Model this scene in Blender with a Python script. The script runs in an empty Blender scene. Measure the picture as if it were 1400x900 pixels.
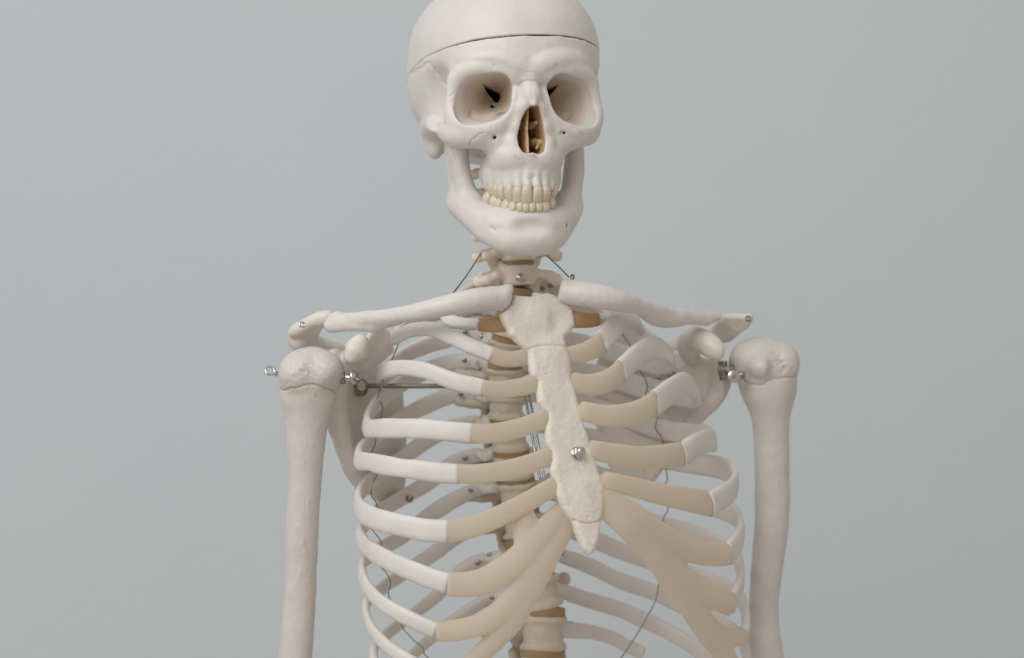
import bpy, math, random
import numpy as np

random.seed(7)
rng = np.random.default_rng(11)
S = bpy.context.scene
MM = 0.001

# ------------------------------------------------------------------ camera
D, K = 1900.0, 3420.0            # camera distance to the plane Y = 0 (mm); pixels * mm at 1400 px width
cam = bpy.data.cameras.new('camera')
cam_o = bpy.data.objects.new('camera', cam)
S.collection.objects.link(cam_o)
cam_o.location = (0, -D * MM, 0)
cam_o.rotation_euler = (math.pi / 2, 0, 0)
cam.sensor_fit = 'HORIZONTAL'
cam.sensor_width = 36.0
cam.lens = 36.0 * K / 1400.0
cam.clip_end = 50
cam.dof.use_dof = True
cam.dof.focus_distance = (D - 70) * MM
cam.dof.aperture_fstop = 4.5
S.camera = cam_o

# ------------------------------------------------------------------ light
W = bpy.data.worlds.new('World'); S.world = W; W.use_nodes = True
bg = W.node_tree.nodes['Background']
bg.inputs['Color'].default_value = (1.0, 0.925, 0.83, 1)
bg.inputs['Strength'].default_value = 0.425

def area(name, loc, target, size, power, col):
    l = bpy.data.lights.new(name, 'AREA'); l.shape = 'RECTANGLE'
    l.size, l.size_y = size; l.energy = power; l.color = col
    o = bpy.data.objects.new(name, l); S.collection.objects.link(o)
    o.location = loc
    from mathutils import Vector
    d = Vector(target) - Vector(loc)
    o.rotation_euler = d.to_track_quat('-Z', 'Y').to_euler()
    return o
key = area('window_light', (-1.4, -1.9, 1.7), (-0.1, 0.35, 0.0), (2.9, 2.1), 31.5, (0.95, 0.98, 1.0))
key.data.spread = math.radians(125)
area('overhead_light', (0.1, -0.7, 2.6), (0.1, 0.2, 0.0), (2.4, 2.0), 5, (0.98, 0.99, 1.0))  # weak, broad area light from above

S.view_settings.view_transform = 'Standard'
S.view_settings.look = 'None'
S.view_settings.exposure = 0.0
S.view_settings.gamma = 1.0
S.view_settings.use_curve_mapping = False

# ------------------------------------------------------------------ frames
class Frame:
    """A turned frame (yaw about Z); pt() turns a picture position and a depth into a place in that frame."""
    def __init__(s, yaw, cx, cy, cz):
        s.c, s.s = math.cos(math.radians(yaw)), math.sin(math.radians(yaw))
        s.yaw = math.radians(yaw); s.cx, s.cy, s.cz = cx, cy, cz
    def pt(f, px, py, ly):
        cx = f.cx(py) if callable(f.cx) else f.cx
        q = (px - 700) / K
        lx = (q * (D + f.cy + ly * f.c) - cx + ly * f.s) / (f.c - q * f.s)
        Y = f.cy + lx * f.s + ly * f.c
        return (lx, ly, (450 - py) / K * (D + Y) - f.cz)
    def world(f, px, py, ly):
        lx, ly, lz = f.pt(px, py, ly)
        cx = f.cx(py) if callable(f.cx) else f.cx
        return (cx + lx * f.c - ly * f.s, f.cy + lx * f.s + ly * f.c, lz + f.cz)

def PW(px, py, Y):
    """picture position at world depth Y (mm)"""
    return np.array(((px - 700) / K * (D + Y), Y, (450 - py) / K * (D + Y)))

SK = Frame(14, -8.0, 20.0, 151.0)
SP_Y = [300, 350, 380, 430, 500, 575, 625, 657, 700, 740, 785, 838, 895, 960]
SP_X = [704, 708, 709, 700, 690, 693, 700, 706, 712, 718, 730, 744, 742, 742]
SP_W = [25, 36, 40, 46, 55, 61, 64, 66, 66, 64, 61, 57, 52, 46]
PSI = 18.0
SB, CB = math.sin(math.radians(PSI)), math.cos(math.radians(PSI))
def spine_w(py): return float(np.interp(py, SP_Y, SP_W))
def body_cx(py):
    w = spine_w(py); px = float(np.interp(py, SP_Y, SP_X))
    return (px - 700) / K * (D + w * CB) + w * SB
BF = Frame(PSI, body_cx, 0.0, 0.0)

# ------------------------------------------------------------------ scene objects
def link(o, parent=None):
    S.collection.objects.link(o)
    if parent is not None: o.parent = parent
    return o
def empty(name, loc=(0, 0, 0)):
    o = bpy.data.objects.new(name, None); o.location = loc; o.empty_display_size = .05
    return link(o)
def mesh_from(name, v, f, mat, parent=None, smooth=True, mats=None, fmat=None, attr=None):
    """v (mm) Nx3; f list/array of polygons"""
    me = bpy.data.meshes.new(name)
    v = np.asarray(v, dtype=np.float32) * MM
    tri = f[:, :3] if isinstance(f, np.ndarray) else np.array([q[:3] for q in f])
    t2 = (f[:, [0, 2, 3]] if f.shape[1] == 4 else None) if isinstance(f, np.ndarray) else (np.array([(q[0], q[2], q[3]) for q in f if len(q) > 3]).reshape(-1, 3))
    vc = v - v.mean(0)
    vol = sum(float(np.einsum('ij,ij->i', vc[t[:, 0]], np.cross(vc[t[:, 1]], vc[t[:, 2]])).sum()) for t in (tri, t2) if t is not None and len(t))
    if vol < 0: f = f[:, ::-1] if isinstance(f, np.ndarray) else [tuple(q)[::-1] for q in f]
    if isinstance(f, np.ndarray) and f.ndim == 2:
        n, k = f.shape
        me.vertices.add(len(v)); me.vertices.foreach_set('co', v.ravel())
        me.loops.add(n * k); me.loops.foreach_set('vertex_index', f.astype(np.int32).ravel())
        me.polygons.add(n)
        me.polygons.foreach_set('loop_start', np.arange(0, n * k, k, dtype=np.int32))
        me.update(calc_edges=True)
    else:
        me.from_pydata([tuple(p) for p in v], [], [list(map(int, q)) for q in f]); me.update()
    for m in (mats or [mat]): me.materials.append(m)
    if fmat is not None: me.polygons.foreach_set('material_index', np.asarray(fmat, dtype=np.int32))
    if smooth: me.polygons.foreach_set('use_smooth', np.ones(len(me.polygons), dtype=bool))
    if attr is not None:
        a = me.attributes.new('groove', 'FLOAT', 'POINT'); a.data.foreach_set('value', np.asarray(attr, dtype=np.float32))
    me.validate()
    o = bpy.data.objects.new(name, me)
    return link(o, parent)

# ------------------------------------------------------------------ materials
def new_mat(name):
    m = bpy.data.materials.new(name); m.use_nodes = True
    nt = m.node_tree; b = nt.nodes['Principled BSDF']
    return m, nt, b
def N(nt, t, **kw):
    n = nt.nodes.new(t)
    for k, v in kw.items(): setattr(n, k, v)
    return n

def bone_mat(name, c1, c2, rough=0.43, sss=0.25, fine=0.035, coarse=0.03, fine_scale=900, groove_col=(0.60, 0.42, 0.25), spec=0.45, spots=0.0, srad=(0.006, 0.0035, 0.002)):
    m, nt, b = new_mat(name); L = nt.links.new
    tc = N(nt, 'ShaderNodeTexCoord')
    n1 = N(nt, 'ShaderNodeTexNoise'); n1.inputs['Scale'].default_value = 38; n1.inputs['Detail'].default_value = 6; n1.inputs['Roughness'].default_value = .6
    L(tc.outputs['Object'], n1.inputs['Vector'])
    r = N(nt, 'ShaderNodeMapRange'); r.inputs['From Min'].default_value = .34; r.inputs['From Max'].default_value = .66
    L(n1.outputs['Fac'], r.inputs['Value'])
    mix = N(nt, 'ShaderNodeMix', data_type='RGBA'); mix.inputs['A'].default_value = (*c1, 1); mix.inputs['B'].default_value = (*c2, 1)
    L(r.outputs['Result'], mix.inputs['Factor'])
    # tiny specks and stains of the cast resin
    n3 = N(nt, 'ShaderNodeTexNoise'); n3.inputs['Scale'].default_value = 420; n3.inputs['Detail'].default_value = 3
    L(tc.outputs['Object'], n3.inputs['Vector'])
    r3 = N(nt, 'ShaderNodeMapRange'); r3.inputs['From Min'].default_value = .66; r3.inputs['From Max'].default_value = .78; r3.inputs['To Max'].default_value = .35
    L(n3.outputs['Fac'], r3.inputs['Value'])
    mix3 = N(nt, 'ShaderNodeMix', data_type='RGBA'); mix3.inputs['B'].default_value = (c2[0] * .72, c2[1] * .64, c2[2] * .54, 1)
    L(mix.outputs['Result'], mix3.inputs['A']); L(r3.outputs['Result'], mix3.inputs['Factor'])
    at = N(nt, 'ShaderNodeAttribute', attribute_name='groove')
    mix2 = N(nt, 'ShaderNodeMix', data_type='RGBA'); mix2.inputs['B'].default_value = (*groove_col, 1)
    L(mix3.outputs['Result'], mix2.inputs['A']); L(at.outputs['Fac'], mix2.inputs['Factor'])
    L(mix2.outputs['Result'], b.inputs['Base Color'])
    b.inputs['Roughness'].default_value = rough
    b.inputs['Specular IOR Level'].default_value = spec
    b.inputs['Subsurface Weight'].default_value = sss
    b.inputs['Subsurface Radius'].default_value = srad
    b.inputs['Subsurface Scale'].default_value = 1.0
    n2 = N(nt, 'ShaderNodeTexNoise'); n2.inputs['Scale'].default_value = fine_scale; n2.inputs['Detail'].default_value = 4
    L(tc.outputs['Object'], n2.inputs['Vector'])
    n4 = N(nt, 'ShaderNodeTexNoise'); n4.inputs['Scale'].default_value = 170; n4.inputs['Detail'].default_value = 4
    L(tc.outputs['Object'], n4.inputs['Vector'])
    b1 = N(nt, 'ShaderNodeBump'); b1.inputs['Strength'].default_value = 1.0; b1.inputs['Distance'].default_value = coarse * 0.004
    L(n4.outputs['Fac'], b1.inputs['Height'])
    b2 = N(nt, 'ShaderNodeBump'); b2.inputs['Strength'].default_value = 1.0; b2.inputs['Distance'].default_value = fine * 0.0022
    L(n2.outputs['Fac'], b2.inputs['Height']); L(b1.outputs['Normal'], b2.inputs['Normal'])
    L(b2.outputs['Normal'], b.inputs['Normal'])
    return m

BONE = bone_mat('ivory_bone_resin', (0.735, 0.70, 0.672), (0.70, 0.66, 0.628))
BONE_ARM = bone_mat('arm_bone_resin', (0.67, 0.63, 0.595), (0.62, 0.58, 0.54))
BONE_ROUGH = bone_mat('porous_sternum_resin', (0.77, 0.72, 0.645), (0.73, 0.675, 0.595), rough=.6, fine=.15, coarse=.10, fine_scale=650)
BONE_SPINE = bone_mat('vertebra_resin', (0.66, 0.59, 0.50), (0.60, 0.525, 0.43))
BONE_NECK = bone_mat('neck_resin', (0.86, 0.79, 0.69), (0.82, 0.74, 0.63))
BONE_BLADE = bone_mat('shoulder_blade_resin', (0.745, 0.70, 0.65), (0.71, 0.66, 0.605))
BONE_RIB = bone_mat('rib_resin', (0.745, 0.715, 0.688), (0.71, 0.675, 0.64), fine=.04, coarse=.04)
RAW = bone_mat('raw_brown_resin', (0.40, 0.23, 0.10), (0.26, 0.14, 0.06), rough=.45, sss=.1)
TOOTH = bone_mat('tooth_resin', (0.70, 0.615, 0.505), (0.65, 0.555, 0.435), rough=.3, sss=.3, fine=.02, coarse=.01, spec=.5, srad=(.002, .0014, .0008))
CART = bone_mat('cartilage_rubber', (0.79, 0.71, 0.62), (0.75, 0.67, 0.58), rough=.5, sss=.45, fine=.02, coarse=.015, spec=.35, srad=(.010, .007, .005))
CART_DEEP = bone_mat('first_rib_cartilage_rubber', (0.64, 0.45, 0.29), (0.60, 0.41, 0.25), rough=.5, sss=.5, fine=.02, coarse=.015, srad=(.010, .006, .004))
DISC = bone_mat('disc_rubber', (0.42, 0.28, 0.155), (0.36, 0.235, 0.12), rough=.5, sss=.3, fine=.04, coarse=.02)
def translucent(m, col, fac):
    """soft see-through rubber: part of the light passes through"""
    nt = m.node_tree; p = nt.nodes['Principled BSDF']; out = nt.nodes['Material Output']
    p.inputs['Subsurface Weight'].default_value = .15
    p.inputs['Sheen Weight'].default_value = .8; p.inputs['Sheen Roughness'].default_value = .35; p.inputs['Sheen Tint'].default_value = (1, .88, .74, 1)
    t = N(nt, 'ShaderNodeBsdfTranslucent'); t.inputs['Color'].default_value = (*col, 1)
    x = N(nt, 'ShaderNodeMixShader'); x.inputs['Fac'].default_value = fac
    nt.links.new(p.outputs['BSDF'], x.inputs[1]); nt.links.new(t.outputs['BSDF'], x.inputs[2]); nt.links.new(x.outputs['Shader'], out.inputs['Surface'])
translucent(CART, (.97, .90, .80), .6)
translucent(CART_DEEP, (.95, .74, .5), .5)
def metal(name, col, rough):
    m, nt, b = new_mat(name)
    b.inputs['Base Color'].default_value = (*col, 1); b.inputs['Metallic'].default_value = 1; 
    tc = N(nt, 'ShaderNodeTexCoord'); n = N(nt, 'ShaderNodeTexNoise'); n.inputs['Scale'].default_value = 600
    nt.links.new(tc.outputs['Object'], n.inputs['Vector'])
    r = N(nt, 'ShaderNodeMapRange'); r.inputs['To Min'].default_value = rough * .7; r.inputs['To Max'].default_value = rough * 1.4
    nt.links.new(n.outputs['Fac'], r.inputs['Value']); nt.links.new(r.outputs['Result'], b.inputs['Roughness'])
    return m
STEEL = metal('bright_steel', (.62, .61, .59), .22)
DARKSTEEL = metal('dull_steel', (.33, .30, .27), .35)
WIRE = metal('grey_wire', (.22, .22, .22), .4)

def wall_mat():
    m, nt, b = new_mat('grey_wall_paint'); L = nt.links.new
    tc = N(nt, 'ShaderNodeTexCoord')
    n = N(nt, 'ShaderNodeTexNoise'); n.inputs['Scale'].default_value = 1.6; n.inputs['Detail'].default_value = 5
    L(tc.outputs['Object'], n.inputs['Vector'])
    r = N(nt, 'ShaderNodeMapRange'); r.inputs['From Min'].default_value = .3; r.inputs['From Max'].default_value = .7
    L(n.outputs['Fac'], r.inputs['Value'])
    mix = N(nt, 'ShaderNodeMix', data_type='RGBA'); mix.inputs['A'].default_value = (.560, .602, .632, 1); mix.inputs['B'].default_value = (.584, .625, .654, 1)
    L(r.outputs['Result'], mix.inputs['Factor']); L(mix.outputs['Result'], b.inputs['Base Color'])
    b.inputs['Roughness'].default_value = .8; b.inputs['Specular IOR Level'].default_value = .2
    n2 = N(nt, 'ShaderNodeTexNoise'); n2.inputs['Scale'].default_value = 60; n2.inputs['Detail'].default_value = 5
    L(tc.outputs['Object'], n2.inputs['Vector'])
    bu = N(nt, 'ShaderNodeBump'); bu.inputs['Distance'].default_value = .0012; bu.inputs['Strength'].default_value = .6
    L(n2.outputs['Fac'], bu.inputs['Height']); L(bu.outputs['Normal'], b.inputs['Normal'])
    return m

# ------------------------------------------------------------------ setting
wall = mesh_from('wall', [(-5000, 950, -2500), (5000, 950, -2500), (5000, 950, 3000), (-5000, 950, 3000),
                          (-5000, 1050, -2500), (5000, 1050, -2500), (5000, 1050, 3000), (-5000, 1050, 3000)],
                 [(0, 1, 2, 3), (5, 4, 7, 6), (3, 2, 6, 7), (4, 5, 1, 0), (4, 0, 3, 7), (1, 5, 6, 2)], wall_mat(), smooth=False)
wall['kind'] = 'structure'
wall['label'] = 'plain pale grey painted wall behind the skeleton'

# ------------------------------------------------------------------ implicit shapes
def smin(a, b, k):
    if k <= 0: return np.minimum(a, b)
    h = np.maximum(k - np.abs(a - b), 0) / k
    return np.minimum(a, b) - h * h * (k * .25)
def smax(a, b, k): return -smin(-a, -b, k)

class Vol:
    def __init__(s, lo, hi, h):
        s.lo = np.array(lo, float); s.h = h
        s.n = np.ceil((np.array(hi, float) - s.lo) / h).astype(int) + 1
        s.ax = [(s.lo[i] + h * np.arange(s.n[i])).astype(np.float32) for i in range(3)]
        s.F = np.full(tuple(s.n), 50.0, dtype=np.float32)
    def sl(s, lo, hi):
        r = []
        for i in range(3):
            a = int(np.clip(np.floor((lo[i] - s.lo[i]) / s.h), 0, s.n[i])); b = int(np.clip(np.ceil((hi[i] - s.lo[i]) / s.h) + 1, 0, s.n[i]))
            if b <= a: return None, None
            r.append(slice(a, b))
        X = s.ax[0][r[0]][:, None, None]; Y = s.ax[1][r[1]][None, :, None]; Z = s.ax[2][r[2]][None, None, :]
        return tuple(r), (X, Y, Z)
    def op(s, lo, hi, fn, k, sub, pad=6):
        m = k + pad
        sl, P = s.sl([v - m for v in lo], [v + m for v in hi])
        if sl is None: return
        d = fn(*P)
        s.F[sl] = smax(s.F[sl], -d, k) if sub else smin(s.F[sl], d, k)
    def ell(s, c, r, k=6, sub=False, rotz=0):
        cz, sz = math.cos(math.radians(rotz)), math.sin(math.radians(rotz))
        R = max(r[0], r[1]) if rotz else None
        ext = (R, R, r[2]) if rotz else r
        def fn(X, Y, Z):
            dx, dy, dz = X - c[0], Y - c[1], Z - c[2]
            if rotz: dx, dy = dx * cz + dy * sz, -dx * sz + dy * cz
            q = np.sqrt((dx / r[0]) ** 2 + (dy / r[1]) ** 2 + (dz / r[2]) ** 2)
            g = np.sqrt((dx / r[0] ** 2) ** 2 + (dy / r[1] ** 2) ** 2 + (dz / r[2] ** 2) ** 2) + 1e-6
            return q * (q - 1) / g
        s.op([c[i] - ext[i] for i in range(3)], [c[i] + ext[i] for i in range(3)], fn, k, sub)
    def sell(s, c, r, p, k=6):
        def fn(X, Y, Z):
            a, b_, d = np.abs(X - c[0]) / r[0], np.abs(Y - c[1]) / r[1], np.abs(Z - c[2]) / r[2]
            q = (a ** p + b_ ** p + d ** p) ** (1 / p) + 1e-6
            g = q ** (1 - p) * np.sqrt((a ** (p - 1) / r[0]) ** 2 + (b_ ** (p - 1) / r[1]) ** 2 + (d ** (p - 1) / r[2]) ** 2) + 1e-4
            return (q - 1) / g
        s.op([c[i] - r[i] for i in range(3)], [c[i] + r[i] for i in range(3)], fn, k, False)
    def curve(s, pts, k=4, n=None, sub=False, sq=None):
        s.chain([tuple(q) for q in catmull(pts, n or len(pts) * 4)], k, sub, sq)
    def cap(s, a, b, ra, rb=None, k=4, sub=False, sq=None):
        """tapered capsule; sq = (axis vector, factor) flattens it along an axis"""
        rb = ra if rb is None else rb
        a = np.array(a, float); b = np.array(b, float)
        ba = b - a; L2 = float(ba @ ba) + 1e-9; R = max(ra, rb)
        def fn(X, Y, Z):
            px, py, pz = X - a[0], Y - a[1], Z - a[2]
            t = np.clip((px * ba[0] + py * ba[1] + pz * ba[2]) / L2, 0, 1)
            dx, dy, dz = px - t * ba[0], py - t * ba[1], pz - t * ba[2]
            d2 = dx * dx + dy * dy + dz * dz
            if sq is not None:
                ax, f = sq
                e = dx * ax[0] + dy * ax[1] + dz * ax[2]
                d2 = d2 + e * e * (f * f - 1)
            return np.sqrt(d2) - (ra + (rb - ra) * t)
        s.op(np.minimum(a, b) - R, np.maximum(a, b) + R, fn, k, sub)
    def chain(s, pts, k=4, sub=False, sq=None):
        """pts: (x, y, z, r)"""
        for p, q in zip(pts[:-1], pts[1:]):
            s.cap(p[:3], q[:3], p[3], q[3], k=k, sub=sub, sq=sq)
    def mesh(s):
        F = s.F; n = F.shape
        neg = F < 0
        cnt = np.zeros((n[0] - 1, n[1] - 1, n[2] - 1), np.uint8)
        for i in (0, 1):
            for j in (0, 1):
                for k in (0, 1):
                    cnt += neg[i:n[0] - 1 + i, j:n[1] - 1 + j, k:n[2] - 1 + k]
        act = (cnt > 0) & (cnt < 8)
        I = np.argwhere(act)
        idx = np.full(act.shape, -1, np.int32); idx[act] = np.arange(len(I), dtype=np.int32)
        cor = [(i, j, k) for i in (0, 1) for j in (0, 1) for k in (0, 1)]
        V = {c: F[I[:, 0] + c[0], I[:, 1] + c[1], I[:, 2] + c[2]] for c in cor}
        acc = np.zeros((len(I), 3)); w = np.zeros(len(I))
        for c in cor:
            for a in range(3):
                if c[a]: continue
                e = list(c); e[a] = 1; e = tuple(e)
                va, vb = V[c], V[e]; m = (va < 0) != (vb < 0)
                t = va[m] / (va[m] - vb[m])
                p = np.tile(np.array(c, float), (m.sum(), 1)); p[:, a] = t
                acc[m] += p; w[m] += 1
        P = (I + acc / w[:, None]) * s.h + s.lo
        faces = []
        for a in range(3):
            b, c = (a + 1) % 3, (a + 2) % 3
            s0 = [slice(None)] * 3; s1 = [slice(None)] * 3
            s0[a] = slice(0, n[a] - 1); s1[a] = slice(1, n[a])
            n0, n1 = neg[tuple(s0)], neg[tuple(s1)]
            E = np.argwhere(n0 != n1)
            ok = (E[:, b] > 0) & (E[:, c] > 0) & (E[:, b] < n[b] - 1) & (E[:, c] < n[c] - 1)
            E = E[ok]
            flip = n1[E[:, 0], E[:, 1], E[:, 2]]
            def cell(db, dc):
                G = E.copy(); G[:, b] += db; G[:, c] += dc
                return idx[G[:, 0], G[:, 1], G[:, 2]]
            q = np.stack([cell(-1, -1), cell(0, -1), cell(0, 0), cell(-1, 0)], 1)
            q[flip] = q[flip][:, ::-1]
            faces.append(q)
        f = np.concatenate(faces); f = f[(f >= 0).all(1)]
        return P, f

# lattice noise for modelled unevenness
_lat = rng.random((64, 64, 64)).astype(np.float32) * 2 - 1
def noise(P, scale):
    p = np.asarray(P) / scale; i = np.floor(p).astype(int); f = p - i; f = f * f * (3 - 2 * f)
    out = 0
    for a in (0, 1):
        for b in (0, 1):
            for c in (0, 1):
                wgt = (f[:, 0] if a else 1 - f[:, 0]) * (f[:, 1] if b else 1 - f[:, 1]) * (f[:, 2] if c else 1 - f[:, 2])
                out = out + wgt * _lat[(i[:, 0] + a) % 64, (i[:, 1] + b) % 64, (i[:, 2] + c) % 64]
    return out
def vnormals(P, f):
    d = np.cross(P[f[:, 2]] - P[f[:, 0]], P[f[:, 3]] - P[f[:, 1]]) if f.shape[1] == 4 else np.cross(P[f[:, 1]] - P[f[:, 0]], P[f[:, 2]] - P[f[:, 0]])
    n = np.zeros_like(P)
    for c in range(f.shape[1]):
        for a in range(3): n[:, a] += np.bincount(f[:, c], d[:, a], len(P))
    return n / (np.linalg.norm(n, axis=1, keepdims=True) + 1e-9)
def seg_dist(P, poly):
    poly = np.asarray(poly, float); best = np.full(len(P), 1e9)
    for a, b in zip(poly[:-1], poly[1:]):
        ba = b - a; t = np.clip(((P - a) @ ba) / (ba @ ba + 1e-9), 0, 1)
        best = np.minimum(best, np.linalg.norm(P - a - t[:, None] * ba, axis=1))
    return best
def smooth_mesh(P, f, it=2, lam=.5):
    e = np.concatenate([f[:, [i, (i + 1) % f.shape[1]]] for i in range(f.shape[1])])
    n = len(P); deg = np.bincount(e[:, 0], minlength=n) + np.bincount(e[:, 1], minlength=n)
    for _ in range(it):
        s = np.zeros_like(P)
        for a in range(3): s[:, a] = np.bincount(e[:, 0], P[e[:, 1], a], n) + np.bincount(e[:, 1], P[e[:, 0], a], n)
        P = P + lam * (s / np.maximum(deg, 1)[:, None] - P)
    return P
def finish(name, vol, mat, parent, rough=((9, .35), (3, .12)), grooves=(), it=1, post=None, toworld=None, **kw):
    """grooves: (polyline as seen from the front (px, py), width mm, depth mm, tint); cut into the front-facing surface"""
    P, f = vol.mesh(); P = smooth_mesh(P, f, it)
    nr = vnormals(P, f)
    disp = sum(a * noise(P + 300, sc) for sc, a in rough) if rough else np.zeros(len(P))
    g = np.zeros(len(P))
    if len(grooves):
        tw = toworld or (lambda q: q)
        Wp = tw(P); face = np.clip(-(tw(P + nr) - Wp)[:, 1] * 3, 0, 1)
        sc = K / (D + Wp[:, 1]); XY = np.stack([700 + Wp[:, 0] * sc, 450 - Wp[:, 2] * sc], 1)
    for poly, wd, dp, tint, *dl in grooves:
        d = seg_dist(XY, np.array(poly, float)) / sc
        q = np.exp(-(d / wd) ** 2) * face
        if dl: q = q * (Wp[:, 1] < dl[0])
        disp = disp - dp * q; g = np.maximum(g, tint * q)
    if post is not None: g = np.maximum(g, post(P))
    P = P + nr * disp[:, None]
    return mesh_from(name, P, f, mat, parent, attr=g, **kw), P, f

def poly_sdf(U, V, poly):
    """signed distance to a closed 2-D polygon, on broadcastable arrays"""
    poly = np.asarray(poly, float); d = None; sgn = None
    n = len(poly)
    for i in range(n):
        a, b = poly[i], poly[(i + 1) % n]
        ex, ey = b - a; wx, wy = U - a[0], V - a[1]
        t = np.clip((wx * ex + wy * ey) / (ex * ex + ey * ey + 1e-9), 0, 1)
        q = (wx - ex * t) ** 2 + (wy - ey * t) ** 2
        d = q if d is None else np.minimum(d, q)
        cond = (V >= a[1]) != (V >= b[1])
        xc = a[0] + (V - a[1]) / ((b[1] - a[1]) if abs(b[1] - a[1]) > 1e-9 else 1e-9) * (b[0] - a[0])
        cr = cond & (U < xc)
        sgn = cr if sgn is None else sgn ^ cr
    return np.where(sgn, -1, 1) * np.sqrt(d)

# ------------------------------------------------------------------ swept shapes
def catmull(pts, n):
    p = np.asarray(pts, float)
    d = np.r_[0, np.cumsum(np.linalg.norm(np.diff(p[:, :3], axis=0), axis=1) ** .6)]
    t = np.linspace(0, d[-1], n)
    # natural-ish cubic through Hermite tangents
    m = np.zeros_like(p)
    for i in range(len(p)):
        if i == 0: m[i] = (p[1] - p[0]) / (d[1] - d[0])
        elif i == len(p) - 1: m[i] = (p[-1] - p[-2]) / (d[-1] - d[-2])
        else:
            h0, h1 = d[i] - d[i - 1], d[i + 1] - d[i]
            m[i] = ((p[i] - p[i - 1]) / h0 * h1 + (p[i + 1] - p[i]) / h1 * h0) / (h0 + h1)
    k = np.clip(np.searchsorted(d, t, 'right') - 1, 0, len(p) - 2)
    h = (d[k + 1] - d[k])[:, None]; u = ((t - d[k])[:, None]) / h
    return (2*u**3-3*u**2+1)*p[k] + (u**3-2*u**2+u)*h*m[k] + (-2*u**3+3*u**2)*p[k+1] + (u**3-u**2)*h*m[k+1]

def sweep(path, outward, hh, ht, seg=16, p=2.5, cap=True, wob=.25):
    """path Nx3, outward Nx3 (thickness direction hint), half height hh[N], half thickness ht[N]"""
    path = np.asarray(path); n = len(path)
    T = np.gradient(path, axis=0); T /= np.linalg.norm(T, axis=1, keepdims=True)
    O = outward - (outward * T).sum(1, keepdims=True) * T; O /= np.linalg.norm(O, axis=1, keepdims=True) + 1e-9
    B = np.cross(T, O)
    a = np.linspace(0, 2 * math.pi, seg, endpoint=False)
    cu = np.sign(np.cos(a)) * np.abs(np.cos(a)) ** (2 / p); cv = np.sign(np.sin(a)) * np.abs(np.sin(a)) ** (2 / p)
    V = path[:, None] + O[:, None] * (cu[None, :, None] * ht[:, None, None]) + B[:, None] * (cv[None, :, None] * hh[:, None, None])
    V = V.reshape(-1, 3)
    if wob: 
        nn = (O[:, None] * cu[None, :, None] + B[:, None] * cv[None, :, None]).reshape(-1, 3)
        V = V + nn * (wob * noise(V + 500, 15) + .45 * wob * noise(V + 900, 5))[:, None]
    F = []
    for i in range(n - 1):
        for j in range(seg):
            j2 = (j + 1) % seg
            F.append((i * seg + j, i * seg + j2, (i + 1) * seg + j2, (i + 1) * seg + j))
    if cap:
        V = np.vstack([V, path[0], path[-1]])
        c0, c1 = len(V) - 2, len(V) - 1
        for j in range(seg):
            j2 = (j + 1) % seg
            F.append((c0, j2, j)); F.append((c1, (n - 1) * seg + j, (n - 1) * seg + j2))
    return V, F
def tube(path, r, seg=8):
    path = np.asarray(path, float)
    out = np.tile(np.array((.23, -.61, .76)), (len(path), 1))
    return sweep(path, out, np.full(len(path), float(r)), np.full(len(path), float(r)), seg, 2.0, True, 0)
def join(parts):
    V, F, o = [], [], 0
    for v, f in parts:
        V.append(np.asarray(v)); F += [tuple(i + o for i in q) for q in f]; o += len(v)
    return np.vstack(V), F
def disc_(c, axis, r, t, seg=18, bev=.25):
    """bevelled disc or cylinder"""
    c = np.array(c, float); axis = np.array(axis, float); axis /= np.linalg.norm(axis)
    u = np.cross(axis, (0.3, .2, .93)); u /= np.linalg.norm(u); v = np.cross(axis, u)
    b = min(bev, r * .4, t * .4)
    prof = [(-t / 2, 0), (-t / 2, r - b), (-t / 2 + b, r), (t / 2 - b, r), (t / 2, r - b), (t / 2, 0)]
    V = []; F = []
    a = np.linspace(0, 2 * math.pi, seg, endpoint=False)
    for h, rr in prof:
        for k in a: V.append(c + axis * h + (u * math.cos(k) + v * math.sin(k)) * max(rr, 1e-3))
    for i in range(len(prof) - 1):
        for j in range(seg):
            j2 = (j + 1) % seg
            F.append((i * seg + j, i * seg + j2, (i + 1) * seg + j2, (i + 1) * seg + j))
    return V, F
def torus_(c, axis, R, r, seg=24, s2=8):
    c = np.array(c, float); axis = np.array(axis, float); axis /= np.linalg.norm(axis)
    u = np.cross(axis, (0.3, .2, .93)); u /= np.linalg.norm(u); v = np.cross(axis, u)
    V = []; F = []
    for i in range(seg):
        a = 2 * math.pi * i / seg; d = u * math.cos(a) + v * math.sin(a)
        for j in range(s2):
            b = 2 * math.pi * j / s2
            V.append(c + d * (R + r * math.cos(b)) + axis * r * math.sin(b))
    for i in range(seg):
        for j in range(s2):
            F.append((i * s2 + j, ((i + 1) % seg) * s2 + j, ((i + 1) % seg) * s2 + (j + 1) % s2, i * s2 + (j + 1) % s2))
    return V, F
def dome_(c, axis, r, h, seg=16, rings=5):
    c = np.array(c, float); axis = np.array(axis, float); axis /= np.linalg.norm(axis)
    u = np.cross(axis, (0.3, .2, .93)); u /= np.linalg.norm(u); v = np.cross(axis, u)
    V = []; F = []
    for i in range(rings + 1):
        e = math.pi / 2 * i / rings
        for j in range(seg):
            a = 2 * math.pi * j / seg
            V.append(c + axis * h * math.sin(e) + (u * math.cos(a) + v * math.sin(a)) * r * max(math.cos(e), 1e-3))
    for i in range(rings):
        for j in range(seg):
            F.append((i * seg + j, i * seg + (j + 1) % seg, (i + 1) * seg + (j + 1) % seg, (i + 1) * seg + j))
    return V, F

# ------------------------------------------------------------------ the skeleton
skeleton = empty('anatomical_skeleton', (0, 0, 0))
skeleton['label'] = 'life-size ivory resin skeleton model shown from skull to lower ribs'
skeleton['category'] = 'skeleton'

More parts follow.
